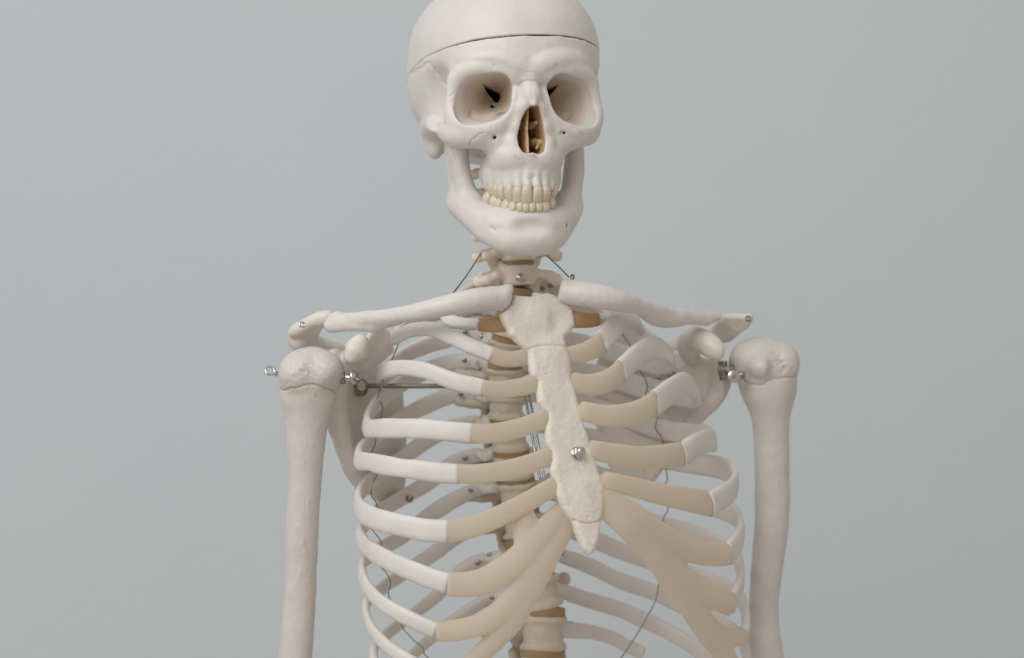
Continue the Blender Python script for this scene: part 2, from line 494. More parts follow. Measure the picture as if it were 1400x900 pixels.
# ---- skull (own frame: x to picture right, y backwards, z up, mm; Frankfurt plane at z = 0)
def place_skull(o):
    o.location = (SK.cx * MM, SK.cy * MM, SK.cz * MM); o.rotation_euler = (0, 0, SK.yaw)
ARCHX = [0, 6, 12, 17, 21, 24.5, 27, 28.6, 29.6]
ARCHY = [-97.5, -96.8, -94, -89, -82.5, -75, -67, -59, -50]
def skull_world(P):
    c, s = SK.c, SK.s
    return np.stack([SK.cx + P[:, 0] * c - P[:, 1] * s, SK.cy + P[:, 0] * s + P[:, 1] * c, P[:, 2] + SK.cz], 1)
def build_skull():
    v = Vol((-78, -114, -56), (86, 104, 124), 0.75)
    # braincase
    v.sell((1.5, 2, 55), (71, 91, 63), 2.25, 1)
    v.ell((1, 14, 27), (66, 70, 48), 14)
    v.ell((1, 50, 40), (60, 52, 50), 14)
    v.ell((0.5, -58, 44), (44, 30, 26), 14)
    for s in (-1, 1):
        # brow and orbital rim
        v.curve([(s * 2, -86, 38, 5.6), (s * 12, -86.5, 43.5, 5.0), (s * 24, -83.5, 47.5, 4.4), (s * 36, -77, 47, 3.6), (s * 44, -70, 45, 3)], 7)
        v.curve([(s * 9, -86, 33, 5), (s * 20, -85.5, 38.5, 3.6), (s * 32, -81.5, 40.5, 3.4), (s * 44, -74, 38.5, 4.0), (s * 51.5, -67, 33, 4.2), (s * 55, -65, 23, 3.8), (s * 55.5, -66, 12, 4.6), (s * 52, -71, 2.5, 5.6), (s * 43, -78, -3.5, 5.8), (s * 32, -83.5, -5.0, 5.0), (s * 21, -86, 1, 4.6), (s * 14, -87, 10, 4.2), (s * 11, -86, 22, 4)], 5, 40)
        # lateral wall, floor
        v.ell((s * 46, -56, 20), (7.5, 15, 22), 8)
        v.ell((s * 30, -62, -7), (20, 20, 10), 8)
        v.ell((s * 27, -46, 3), (17, 13, 11), 6)
        # cheek
        ad, az = (5, 3.5) if s > 0 else (0, 0)
        v.ell((s * 48 + 1 - ad, -69, -4 + az), (13, 9, 11), 7, rotz=s * 38)
        v.curve([(s * 28, -78, -11, 7), (s * 40, -76, -9 + az * .7, 6.6), (s * 50 - ad * .6, -69.5, -8 + az, 7.2), (s * 57 + 1 - ad, -60, -5 + az, 6.2)], 5)
        v.curve([(s * 56 + 1 - ad, -60, -3 + az, 7.2), (s * 59.5 + 1 - ad, -50, -2 + az, 6), (s * 61 + 1.5 - ad, -36, 0, 4.4), (s * 60 + 1.5 - ad, -20, 2, 3.8), (s * 58 + 1 - ad, -4, 3, 4.4), (s * 55 - ad, 8, 2, 6)], 3)
        # temporal root and mastoid
        v.ell((s * 49.5, 13, -6), (8, 12, 15), 9)
        v.ell((s * 47, -10, 8), (13, 22, 13), 10)
        # maxilla
        v.ell((s * 17, -75, -13), (14, 14, 21), 7)
        v.curve([(s * 9, -87, -24, 7.5), (s * 15.5, -81, -26, 7.5), (s * 17.5, -67, -27, 7), (s * 18, -54, -22, 6.5)], 6)
        v.chain([(s * 14, -48, -8, 6), (s * 17, -47, -22, 4.0), (s * 20, -46, -37, 2.6)], 6)
        v.chain([(s * 22, -54, -20, 5), (s * 24.5, -50, -34, 4)], 6)
    arch = [(-29.0, -54), (-27.5, -64), (-25, -74), (-20, -84), (-12, -91.5), (0, -95), (12, -91.5), (20, -84), (25, -74), (27.5, -64), (29, -54)]
    for z, r, k, ins in ((-34, 6.0, 6, .74), (-40, 5.4, 5, .84), (-44.8, 3.8, 4, .88)):
        pts = []
        for x, y in arch:
            zz = z + (1.0 if abs(x) > 24 else 0) + (2.5 if abs(x) > 26 else 0)
            pts.append((x * ins, -60 + (y + 60) * (1 - (1 - ins) * .9) + 3.2 * (y < -70), zz, r))
        v.chain(pts, k)
    v.ell((0, -76, -28), (21, 18.5, 17), 8)
    # root ridges above the front teeth
    for x, zt, r in ((4, -37, 2.6), (11, -37, 2.4), (17.5, -31, 3.2), (22, -36, 2.4), (25, -37, 2.4)):
        for s in (-1, 1):
            y = float(np.interp(x, ARCHX, ARCHY))
            v.cap((s * x * .93, y + 2.6, -46), (s * x * .88, y + 4.2, zt), r, r * .8, k=3)
    v.ell((0, -48, -8), (15, 7, 24), 5)
    # nasal bones and the mass between the orbits
    v.ell((0, -74, 14), (12.5, 16, 26), 7)
    v.chain([(0, -87, 35, 7), (0, -89.5, 28, 4.6), (0, -94.5, 21, 3.8), (0, -99, 13.2, 2.2)], 6)
    for s in (-1, 1):
        v.chain([(s * 2.5, -94, 21, 3.2), (s * 6.5, -92, 11, 3.2), (s * 10.5, -89.5, -2, 3.6), (s * 13.0, -88, -14, 4.0), (s * 9, -90, -24, 4.6)], 5)
    v.chain([(0, -88, -28, 6), (-1, -96, -22.5, 2)], 5)
    v.ell((0, 55, -5), (36, 34, 16), 12)
    # temporal hollows behind the orbital rim
    for s in (-1, 1):
        v.ell((s * 66 + 2, -46, 20), (15, 20, 24), 9, True)
    # orbits
    for s in (-1, 1):
        a0 = np.array((s * 32.0, -82.0, 17.6)); a1 = np.array((s * 15.5, -36.0, 24.5))
        def orb(X, Y, Z):
            rim = -86 + np.clip(np.abs(X) - 13, 0, 42) * .44
            t = (Y - rim) / (a1[1] - rim)
            tc = np.clip(t, -.35, 1.15)
            sc = 1.0 - .80 * np.clip(tc, 0, 1.1) ** 1.15 + .10 * np.clip(-tc, 0, .4)
            u = (X - (a0[0] + (a1[0] - a0[0]) * np.clip(t, -.15, 1.1))) * s
            w = Z - (a0[2] + (a1[2] - a0[2]) * np.clip(t, 0, 1.1))
            w = w + .2 * u                     # upper medial, lower lateral slant
            r = (np.abs(u / (19.2 * sc)) ** 3.0 + np.abs(w / (17.6 * sc)) ** 3.0) ** (1 / 3.0)
            d = (r - 1) * 16 * sc
            return np.maximum(d, (t - 1.0) * 40)
        v.op((a0[0] - 30, -112, -10), (a0[0] + 30, -38, 46), orb, 1.1, True, pad=2)
    # nasal opening
    ap = [(728, 145), (717, 151), (710, 167), (706, 188), (707, 200), (711, 208), (718, 211), (725, 209), (734, 212), (741, 208), (743.5, 193), (742.5, 185), (739, 166), (733, 147)]
    ap = [SK.pt(x, y, -90) for x, y in ap]; ap2 = [(p[0] + .4, p[2]) for p in ap]
    def nose(X, Y, Z):
        d = poly_sdf(X, Z, ap2) + np.zeros_like(Y)
        return np.maximum(d + .0 * Y, Y + 52)
    v.op((-14, -114, -26), (14, -50, 16), nose, 1.2, True, pad=3)
    # hollow braincase, slots at the back of the orbits
    v.ell((1.5, 12, 66), (63, 72, 46), 3, True)
    for s in (-1, 1): v.ell((s * 25, 3, 24), (23, 27, 22), 3, True)
    for s, tri in ((-1, [(659, 115), (683, 126), (684, 131), (680.5, 140.5), (676, 137), (667, 125.5)]), (1, [(764, 117.5), (740, 123), (738, 133), (743, 138), (747, 134)])):
        q = [SK.pt(x, y, -46) for x, y in tri]; q = [(p[0], p[2]) for p in q]
        def slot(X, Y, Z):
            kx = (Y + 46) * .25
            return np.maximum(poly_sdf(X - 0 * kx + kx * (-1), Z, q), np.maximum(-62 - Y, Y + 6))
        lo = (min(p[0] for p in q) - 6, -62, min(p[1] for p in q)); hi = (max(p[0] for p in q) + 14, -6, max(p[1] for p in q))
        v.op(lo, hi, slot, .8, True, pad=2)
    a = SK.pt(675, 145, -52); v.cap(a, (a[0] + 3, a[1] + 30, a[2]), 1.5, k=.6, sub=True)
    for px, py, ly in ((675, 189, -84), (768, 182, -82)):   # infraorbital foramina
        a = SK.pt(px, py, ly); v.cap((a[0], a[1] - 14, a[2] - 2), (a[0], a[1] + 14, a[2] + 4), 1.1, k=.8, sub=True)
    # saw cut: cap and lower part
    zc = 50 + .04 * v.ax[0][:, None, None] - .165 * v.ax[1][None, :, None]
    cutd = (v.ax[2][None, None, :] - zc) / 1.02
    full = v.F
    gap = (.05 + .27 * np.clip((v.ax[0] + 66) / 22, 0, 1))[:, None, None].astype(np.float32)
    SKL = lambda L, ly: [SK.pt(x, y, ly) for x, y in L]
    gro = [([(709, 118), (712, 114), (717, 111), (722, 109.5), (728, 110.5), (733, 110), (737, 112), (740, 117)], .7, .6, .5, 0),
           ([(727, 111), (728, 118), (727, 126), (728, 140)], .6, .35, .1, 0),
           ([(661, 182), (655, 184), (651, 188), (646, 191), (643, 194), (642, 198)], .6, .6, .45, 0),
           ([(783, 173), (790, 176), (794, 181), (797, 186), (799, 184)], .6, .6, .35, 0),
           ([(612, 133), (618, 130), (622, 125)], .6, .5, .2, 0),
           ([(564, 100), (570, 95), (577, 92), (581, 87), (588, 86), (590, 91), (594, 94), (597, 99), (603, 104), (605, 111), (609, 116)], 1.1, .9, .14, 60),
           ([(592, 34), (594, 32), (596, 33), (598, 29), (601, 25), (600, 22)], .9, .5, .1, 60),
           ([(674.5, 190), (676, 187)], 1.1, 1.0, .8, 0), ([(767, 183), (769, 181)], 1.1, 1.0, .8, 0),
           ([(675, 89), (676, 90)], .7, .6, .4, 0), ([(761, 89), (762, 89)], .7, .6, .4, 0), ([(720, 93), (724, 93.5)], .6, .5, .15, 0), ([(718, 98), (727, 99)], .6, .4, .1, 0),
           ([(721, 243), (725, 245), (730, 242), (731, 239)], .7, .6, .3, 0), ([(704, 214), (706, 217), (710, 219)], .7, .5, .35, 0), ([(722, 214), (727, 214)], .8, .5, .2, 0),
           ([(700, 168), (704, 165)], .6, .5, .2, 0), ([(670, 176), (673, 172)], .5, .4, .2, 0)]
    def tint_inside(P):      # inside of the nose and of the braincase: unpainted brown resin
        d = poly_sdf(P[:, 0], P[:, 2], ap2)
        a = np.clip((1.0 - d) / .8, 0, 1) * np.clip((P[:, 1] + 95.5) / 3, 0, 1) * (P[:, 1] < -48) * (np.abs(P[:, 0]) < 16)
        q = np.sqrt(((P[:, 0] - 1.5) / 65.5) ** 2 + ((P[:, 1] - 12) / 74.5) ** 2 + ((P[:, 2] - 66) / 48.5) ** 2)
        a = np.maximum(a, np.clip((1.0 - q) * 20, 0, 1))
        for s in (-1, 1):
            q = np.sqrt(((P[:, 0] - s * 25) / 24.5) ** 2 + ((P[:, 1] - 3) / 28.5) ** 2 + ((P[:, 2] - 24) / 23.5) ** 2)
            a = np.maximum(a, np.clip((1.0 - q) * 20, 0, 1))
        for s in (-1, 1):        # tan tint inside the orbits, growing stronger behind the rim
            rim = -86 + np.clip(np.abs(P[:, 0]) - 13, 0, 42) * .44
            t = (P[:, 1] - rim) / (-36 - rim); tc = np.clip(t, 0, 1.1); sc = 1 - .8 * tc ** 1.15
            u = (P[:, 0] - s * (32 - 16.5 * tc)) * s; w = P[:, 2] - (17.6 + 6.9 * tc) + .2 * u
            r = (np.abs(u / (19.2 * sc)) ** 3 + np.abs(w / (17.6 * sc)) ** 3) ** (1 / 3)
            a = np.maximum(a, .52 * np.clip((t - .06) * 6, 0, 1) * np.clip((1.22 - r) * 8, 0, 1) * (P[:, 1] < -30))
        dz = np.abs(P[:, 2] - (50 + .04 * P[:, 0] - .165 * P[:, 1]))
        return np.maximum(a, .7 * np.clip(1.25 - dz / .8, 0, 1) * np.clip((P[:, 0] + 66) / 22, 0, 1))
    v.F = smax(full, cutd + gap, .5)
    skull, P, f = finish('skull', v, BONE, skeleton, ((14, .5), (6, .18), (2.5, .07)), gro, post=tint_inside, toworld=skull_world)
    place_skull(skull)
    v.F = smax(full, -cutd + gap, .5)
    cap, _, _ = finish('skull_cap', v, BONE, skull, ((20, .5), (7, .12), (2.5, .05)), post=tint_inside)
    # septum and turbinates
    sp = Vol((-15, -100, -28), (15, -48, 20), .8)
    sp.chain([(-1.5, -84, 10, .9), (-2.0, -84, -8, .9), (-2.2, -86, -22, 1.1)], 1)
    for y in range(-88, -54, 3):
        sp.chain([(-1.2, y + 2, 10, 1.0), (-2.6, y, -4, 1.0), (-2.0, y - 1, -22, 1.3)], 1.5)
    for s in (-1, 1):
        sp.chain([(s * 9.5, -82, -13, 2.0), (s * 8.0, -72, -13, 3.2), (s * 8.0, -56, -12, 3.2)], 2)
        sp.chain([(s * 6.5, -82, 1, 1.6), (s * 5.5, -72, 0, 2.6), (s * 5.5, -56, 1, 2.6)], 2)
        sp.chain([(s * 9.5, -80, -14, 1.4), (s * 6.8, -80, -18, 1.2)], 2)
    sp.F = smax(sp.F, poly_sdf(sp.ax[0][:, None, None], sp.ax[2][None, None, :], ap2) - 2.5 + 0 * sp.ax[1][None, :, None], .3)
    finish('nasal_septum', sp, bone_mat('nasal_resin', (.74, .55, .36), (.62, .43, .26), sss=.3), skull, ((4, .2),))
    return skull

def tooth_mesh(kind):
    """unit tooth: x width, y depth (front is -y), z from 0 at the neck to -1 at the biting edge"""
    nu, nv = 14, 9; V = []; F = []
    for j in range(nv + 1):
        t = j / nv
        if kind == 'incisor':
            w = np.interp(t, [0, .15, .45, .8, .95, 1], [.34, .42, .49, .50, .44, .26]); d = np.interp(t, [0, .2, .5, .85, 1], [.40, .50, .46, .30, .16])
        elif kind == 'canine':
            w = np.interp(t, [0, .15, .45, .7, .88, 1], [.32, .40, .49, .48, .32, .10]); d = np.interp(t, [0, .2, .5, .85, 1], [.42, .52, .48, .28, .10])
        else:
            w = np.interp(t, [0, .15, .45, .75, .93, 1], [.36, .42, .50, .47, .36, .20]); d = np.interp(t, [0, .2, .5, .8, 1], [.46, .52, .54, .46, .24])
        for i in range(nu):
            a = 2 * math.pi * i / nu; ca, sa = math.cos(a), math.sin(a)
            V.append((math.copysign(abs(ca) ** .8, ca) * w, math.copysign(abs(sa) ** .8, sa) * d - .10 * math.sin(math.pi * min(t * 1.2, 1)), -t + (.05 * math.cos(2 * a) if t in (0,) else 0)))
    for j in range(nv):
        for i in range(nu):
            F.append((j * nu + i, j * nu + (i + 1) % nu, (j + 1) * nu + (i + 1) % nu, (j + 1) * nu + i))
    F.append(tuple(range(nu))[::-1]); F.append(tuple(nv * nu + i for i in range(nu)))
    return np.array(V), F
def add_teeth(rows, parent, lower, off=0.0):
    for x0, x1, y0, y1, kind in rows:
        xc, yc = (x0 + x1) / 2, (y0 + y1) / 2
        ly = -90.0
        for _ in range(25):
            lx = SK.pt(xc, yc, ly)[0]; ly = .5 * ly + .5 * (np.interp(abs(lx), ARCHX, ARCHY) + off)
        b, t_ = SK.pt(xc, y0, ly), SK.pt(xc, y1, ly)
        dydx = (np.interp(abs(lx) + 1, ARCHX, ARCHY) - np.interp(max(abs(lx) - 1, 0), ARCHX, ARCHY)) / 2 * (1 if lx >= 0 else -1)
        yaw = math.atan(dydx) * .92
        h = abs(b[2] - t_[2]) * 1.06
        fore = max(math.cos(yaw + SK.yaw), .55)
        w = (x1 - x0) / 1.87 / fore * (1.22 if lower else 1.08)
        w = min(w, 9.5 if kind == 'molar' else 8.6)
        dpt = 7.5 if kind == 'incisor' else 8.5
        V, F = tooth_mesh(kind)
        V = V * np.array((w, dpt, h))
        if lower: V[:, 2] = -V[:, 2]; F = [q[::-1] for q in F]
        V[:, 1] += dpt * .40
        c, s = math.cos(yaw), math.sin(yaw)
        V[:, :2] = np.stack([V[:, 0] * c - V[:, 1] * s, V[:, 0] * s + V[:, 1] * c], 1)
        V += np.array((lx, ly, (b[2] if not lower else t_[2])))
        mesh_from('tooth', V, F, TOOTH, parent)
skull = build_skull()
I, C_, M_ = 'incisor', 'canine', 'molar'
add_teeth([(661, 669, 243, 262, M_), (667, 675, 247, 267, M_), (673.5, 681.5, 250, 270, M_), (680, 688.5, 251, 272.5, M_), (688, 701, 250.5, 276, C_), (700.5, 714, 254, 277, I),
           (713.5, 728.6, 252, 278.3, I), (729.4, 743, 253.5, 277.6, I), (742.5, 754.5, 254, 276, I), (754, 765, 251, 274, C_)], skull, False)

# ---- lower jaw (skull frame)
def build_mandible():
    v = Vol((-58, -108, -104), (64, 6, 6), 0.75)
    up = [(0, -87, -69.5), (11, -84.5, -69.5), (19.5, -77, -70), (24.5, -65, -69), (29.5, -52, -65.5), (36, -42, -57)]
    mid = [(0, -87, -78), (12, -84, -77), (22.5, -75, -74), (30.5, -61, -69), (37, -46, -62), (42, -34, -55)]
    lo = [(0, -87, -87), (13, -84.5, -86), (23, -75, -81), (30.5, -58, -71), (37.5, -41, -61), (42, -26, -54)]
    for s in (-1, 1):
        for L, r, k in ((up, 5.0, 7), (mid, 6.4, 9), (lo, 6.3, 8)):
            v.curve([(s * x + (2.5 if z < 0 and y > -60 else 0) * min(1, (y + 60) / 20 if y > -60 else 0) - (1.5 if y < -70 else 0), y, z, r) for x, y, z in L], k)
        # ramus: plate in the y-z plane
        pol = [(-15, -56), (-34, -64), (-45, -54), (-40.5, -38), (-41, -24), (-45, -7), (-39.5, -6), (-33, -17), (-26, -20), (-18, -14), (-13, -3), (-5, -2), (-7, -14), (-10, -34)]
        if s > 0: pol = [(-15, -56), (-34, -64), (-45, -54), (-40.5, -38), (-41, -24), (-45, -7), (-40, -6), (-36, -15), (-32, -19), (-29, -13), (-27, -3), (-20, -2), (-22, -16), (-16, -36)]
        X0 = -41.5 if s < 0 else 47.8
        def ram(X, Y, Z):
            x = X - (X0 + s * ((Z + 40) * .07 - 1) + s * (Y + 25) * .05)
            d2 = poly_sdf(Y, Z, pol) + 2.0
            return np.sqrt(np.maximum(d2, 0) ** 2 + np.maximum(np.abs(x) - 1.4, 0) ** 2) + np.minimum(np.maximum(d2, np.abs(x) - 1.4), 0) - 2.7
        v.op((X0 - 9, -50, -74), (X0 + 9, 0, 2), ram, 7, False, pad=4)
        v.ell((X0 + s * 1, -10 if s < 0 else -23, -2), (9, 5, 5), 4)
        v.curve([(s * 32 + 1, -49, -60, 6), (X0 - s * 5, -43.5, -50, 4.6), (X0 - s * 1.5, -42, -38, 3.6), (X0, -42, -26, 3.2), (X0, -43, -12, 2.4)], 6)
        # flare at the jaw angle
        v.ell((X0 + s * .5, -24, -55), (4.2, 12, 8), 6)
    # chin
    v.ell((-3, -90.5, -85), (15, 6, 8), 8)
    for s in (-1, 1): v.ell((-2.5 + s * 14, -86.5, -88), (6, 5, 4), 6)
    v.ell((-1.5, -99, -76), (13, 5, 4.5), 6, True)
    for px, py, ly in ((673, 313, -72), (763, 309, -76)):   # mental foramina
        a = SK.pt(px, py, ly); v.cap((a[0] * 1.25, a[1] - 8, a[2]), (a[0] * .9, a[1] + 8, a[2]), 1.5, k=1.0, sub=True)
    g = [([(672, 312), (675, 314)], 1.5, 1.0, .2, 0)]
    m, P, f = finish('mandible', v, BONE, skeleton, ((14, .5), (6, .22), (2.5, .08)), g, toworld=skull_world)
    place_skull(m)
    return m
mandible = build_mandible()
add_teeth([(660, 669, 261, 280, M_), (669.5, 678.5, 266, 285, M_), (677.5, 684.5, 270, 288, M_), (684, 695.5, 270, 293.5, C_), (695.5, 705, 272, 293, C_), (706, 715.5, 272, 291, I),
           (715.2, 724.2, 273, 291, I), (724, 733.2, 273, 290.5, I), (733, 742.2, 272, 291, I), (741.5, 752, 271, 291, C_), (751.5, 760.5, 269, 286, M_)], mandible, True, off=1.8)

# ---- sternum
def plane_frame(px, py, nrm):
    pass
def unproject(px, py, o, n):
    """picture position on the plane through o with normal n (world mm)"""
    d = np.array(((px - 700) / K, 1.0, (450 - py) / K)); c = np.array((0, -D, 0.0))
    t = ((np.asarray(o) - c) @ n) / (d @ n)
    return c + d * t
class Plate:
    """A bone laid out in a tilted plane: local u, v in the plane, n towards the camera."""
    def __init__(s, pts3):
        a, b, c = [np.asarray(p, float) for p in pts3]
        n = np.cross(b - a, c - a); n /= np.linalg.norm(n)
        if n[1] > 0: n = -n
        s.o = a; s.n = n
        z = np.array((0, 0, 1.0)); s.v = z - (z @ n) * n; s.v /= np.linalg.norm(s.v); s.u = np.cross(s.v, -n)
        if s.u[0] < 0: s.u = -s.u
    def uv(s, px, py):
        p = unproject(px, py, s.o, s.n) - s.o
        return (float(p @ s.u), float(p @ s.v))
    def uvn(s, w):
        p = np.asarray(w, float) - s.o
        return (float(p @ s.u), float(p @ s.v), float(p @ s.n))
    def px(s, px, py, n=0.0):
        """picture position at height n above the plane, in plate coordinates"""
        p = unproject(px, py, s.o + s.n * n, s.n) - s.o
        return (float(p @ s.u), float(p @ s.v), n)
    def matrix(s):
        from mathutils import Matrix
        m = Matrix.Identity(4)
        for i, a in enumerate((s.u, s.v, s.n)):
            for j in range(3): m[j][i] = a[j]
        for j in range(3): m[j][3] = s.o[j] * MM
        return m
def extrude(vol, poly, z0, z1, rnd, k=2, sub=False, zfun=None):
    """rounded plate between z0 and z1 (plate normal), outline poly"""
    u = [p[0] for p in poly]; w = [p[1] for p in poly]
    def fn(X, Y, Z):
        zz = Z - (zfun(X, Y) if zfun else 0)
        d2 = poly_sdf(X, Y, poly) + rnd
        dz = np.abs(zz - (z0 + z1) / 2) - (z1 - z0) / 2 + rnd
        return np.sqrt(np.maximum(d2, 0) ** 2 + np.maximum(dz, 0) ** 2) + np.minimum(np.maximum(d2, dz), 0) - rnd
    vol.op((min(u), min(w), z0 - 8), (max(u), max(w), z1 + 8), fn, k, sub, pad=3)
def extrude_in(vol, pl, p2, outline, z0, z1, rnd, k):
    """a rounded plate lying in another plane p2, added to a volume laid out in pl's frame"""
    poly = [tuple(q) for q in smooth_closed([p2.uv(*p) for p in outline], 3)]
    A = np.array([[a @ c for c in (pl.u, pl.v, pl.n)] for a in (p2.u, p2.v, p2.n)]); t = np.array([(pl.o - p2.o) @ a for a in (p2.u, p2.v, p2.n)])
    cs = np.array([pl.uvn(p2.o + p2.u * q[0] + p2.v * q[1] + p2.n * z) for q in poly for z in (z0, z1)])
    def fn(X, Y, Z):
        U, V, Wn = [A[i, 0] * X + A[i, 1] * Y + A[i, 2] * Z + t[i] for i in range(3)]
        d2 = poly_sdf(U, V, poly) + rnd; dz = np.abs(Wn - (z0 + z1) / 2) - (z1 - z0) / 2 + rnd
        return np.sqrt(np.maximum(d2, 0) ** 2 + np.maximum(dz, 0) ** 2) + np.minimum(np.maximum(d2, dz), 0) - rnd
    vol.op(cs.min(0), cs.max(0), fn, k, False, pad=3)
def smooth_closed(pts, n):
    p = [tuple(q) for q in pts]; ext = p[-3:] + p + p[:3]
    q = catmull(ext, (len(p) + 6) * n)
    d = np.r_[0, np.cumsum(np.linalg.norm(np.diff(np.array(ext), axis=0), axis=1) ** .6)]
    t = np.linspace(0, d[-1], len(q)); m = (t >= d[3]) & (t < d[3 + len(p)])
    return q[m]

def bw(px, py, w): return np.array(BF.world(px, py, w))

ST = Plate((bw(745, 402, -47), bw(800, 735, -100), bw(790, 444, -52)))
def build_sternum():
    left = [(705, 401), (701, 414), (692, 421), (686, 428), (690, 437), (696, 447), (699, 457), (707, 463), (716, 471), (725, 479), (726, 490), (727, 503), (729, 512), (737, 520), (737, 536), (739, 548), (748, 562), (750, 572), (748, 590), (749, 604), (756, 618), (757, 630), (755, 643), (762, 660), (764, 676), (770, 690), (780, 706), (786, 712), (790, 724), (795, 737), (802, 750), (809, 757)]
    right = [(815, 753), (820, 742), (823, 726), (824, 711), (828, 690), (829, 670), (826, 655), (821, 645), (817, 632), (811, 615), (808, 601), (801, 582), (797, 566), (792, 545), (789, 532), (783, 517), (783, 507), (781, 490), (776, 472), (774, 461), (782, 452), (788, 444), (787, 430), (783, 417), (773, 409), (765, 405), (757, 400), (749, 398), (740, 401), (727, 404), (714, 403)]
    poly = [ST.uv(*p) for p in left + right]
    us = [p[0] for p in poly]; vs = [p[1] for p in poly]
    v = Vol((min(us) - 4, min(vs) - 4, -14), (max(us) + 4, max(vs) + 4, 7), .75)
    extrude(v, poly, -9.5, 0, 4.2, 1)
    # manubrium swells, slight hollows
    a = ST.px(738, 432); v.ell((a[0], a[1], -5), (16, 12, 7), 5)
    a = ST.px(762, 440, 3); v.ell((a[0], a[1], 8), (7, 12, 8), 4, True)
    a = ST.px(758, 490); v.ell((a[0], a[1], -4.5), (12, 18, 5.5), 5)
    a = ST.px(800, 680); v.ell((a[0], a[1], -4), (12, 18, 5), 5)
    g = [([(723, 477), (735, 473), (750, 471.5), (765, 473), (777, 473)], .6, .7, .4), ([(784, 711), (793, 714), (805, 716), (815, 714), (826, 710)], .7, .9, .45), ([(805, 744), (812, 747)], .8, .6, .2)]
    for _ in range(110):       # small pits of the porous surface
        x, y = rng.uniform(690, 828), rng.uniform(402, 750)
        a = rng.uniform(-.9, .9); r = rng.uniform(.5, 2.2)
        g.append(([(x, y), (x + r * math.cos(a), y + r * math.sin(a))], rng.uniform(.5, .9), rng.uniform(.25, .6), .10))
    stw = lambda P: ST.o + P[:, :1] * ST.u + P[:, 1:2] * ST.v + P[:, 2:3] * ST.n
    o, _, _ = finish('sternum', v, BONE_ROUGH, skeleton, ((16, .5), (6, .2), (2.2, .16), (1.3, .08)), g, toworld=stw)
    o.matrix_basis = ST.matrix()
    # screw with nut
    c = np.array(ST.px(789, 620, 1.0)); ax = np.array((.15, .02, 1.0))
    parts = [disc_(c, ax, 5.0, 1.2, 22), disc_(c + ax * 2.2, ax, 4.3, 3.4, 6, .3)]
    s1 = mesh_from('washer', *parts[0], STEEL, o, smooth=False)
    mesh_from('nut', *parts[1], STEEL, o, smooth=False)
    mesh_from('screw', *join([disc_(c + ax * 4, ax, 3.2, 4, 16), dome_(c + ax * 6, ax, 3.2, 1.6)]), STEEL, o)
    return o
build_sternum()

# ---- ribs and their cartilages
def outward_at(path):
    o = np.zeros_like(path)
    for i, p in enumerate(path):
        py = 450 - p[2] * K / (D + p[1])
        cx = body_cx(py)
        c = np.array((cx, 0, 0)) + np.array((0 - 6 * -SB * 0, 0, 0))
        d = np.array((p[0] - cx, p[1], 0.0)); o[i] = d / (np.linalg.norm(d) + 1e-6)
    return o
def rib(pts, hpx, thick=3.1, nback=None, tilt=0.0, h0=5.0, blunt=False):
    """pts (px, py, w) from the spine to the front end; hpx = height in picture pixels at the front end"""
    W3 = np.array([bw(*p) for p in pts]); path = catmull(W3, 90)
    O = outward_at(path)
    if tilt: O = O + np.array((0, 0, tilt)) * np.linspace(.6, 1, len(path))[:, None]
    t = np.linspace(0, 1, len(path)); hf = hpx / 1.86 / 2
    hh = np.interp(t, [0, .03, .10, .2, .45, .7, .9, 1], [h0 * .9, h0, h0 * .92, h0 * 1.08, (h0 * .4 + hf * .6), hf * .95, hf * .98, hf * 1.0])
    ht = np.interp(t, [0, .03, .12, .3, .8, 1], [3.6, 4.2, 3.6, thick, thick, thick * 1.18])
    if blunt:
        e = np.sqrt(np.clip(1 - np.clip((t - .95) / .0505, 0, 1) ** 2, 0.02, 1)); hh = hh * e; ht = ht * e
    V, F = sweep(path, O, hh, ht, 18, 2.6, True, .5)
    o = mesh_from('rib', V, F, BONE_RIB, skeleton)
    return o, path, hh, ht
def cartilage(r, pts, h0, h1, th=4.2, mat=None):
    mat = mat or CART
    (x1, y1, w1), (x2, y2, w2) = pts[-2:]
    ln = math.hypot(x2 - x1, y2 - y1)
    pts = pts + [(x2 + (x2 - x1) / ln * 9, y2 + (y2 - y1) / ln * 9, w2 + 9)]
    W3 = np.array([bw(*p) for p in pts]); path = catmull(W3, 40)
    O = outward_at(path); n = len(path)
    V, F = sweep(path, O, np.linspace(h0, h1, n) / 1.86 / 2, np.full(n, th * .87), 18, 2.4, True, .12)
    return mesh_from('costal_cartilage', V, F, mat, r)
def rib_screw(r, px, py, w, rad=2.0):
    c = bw(px, py, w); ax = np.array((-.1, -1, .1))
    V, F = join([disc_(c, ax, rad, 1.6, 14), disc_(c + ax / np.linalg.norm(ax) * 1.6, ax, rad * .5, 2.6, 8)])
    mesh_from('screw', V, F, DARKSTEEL, r)

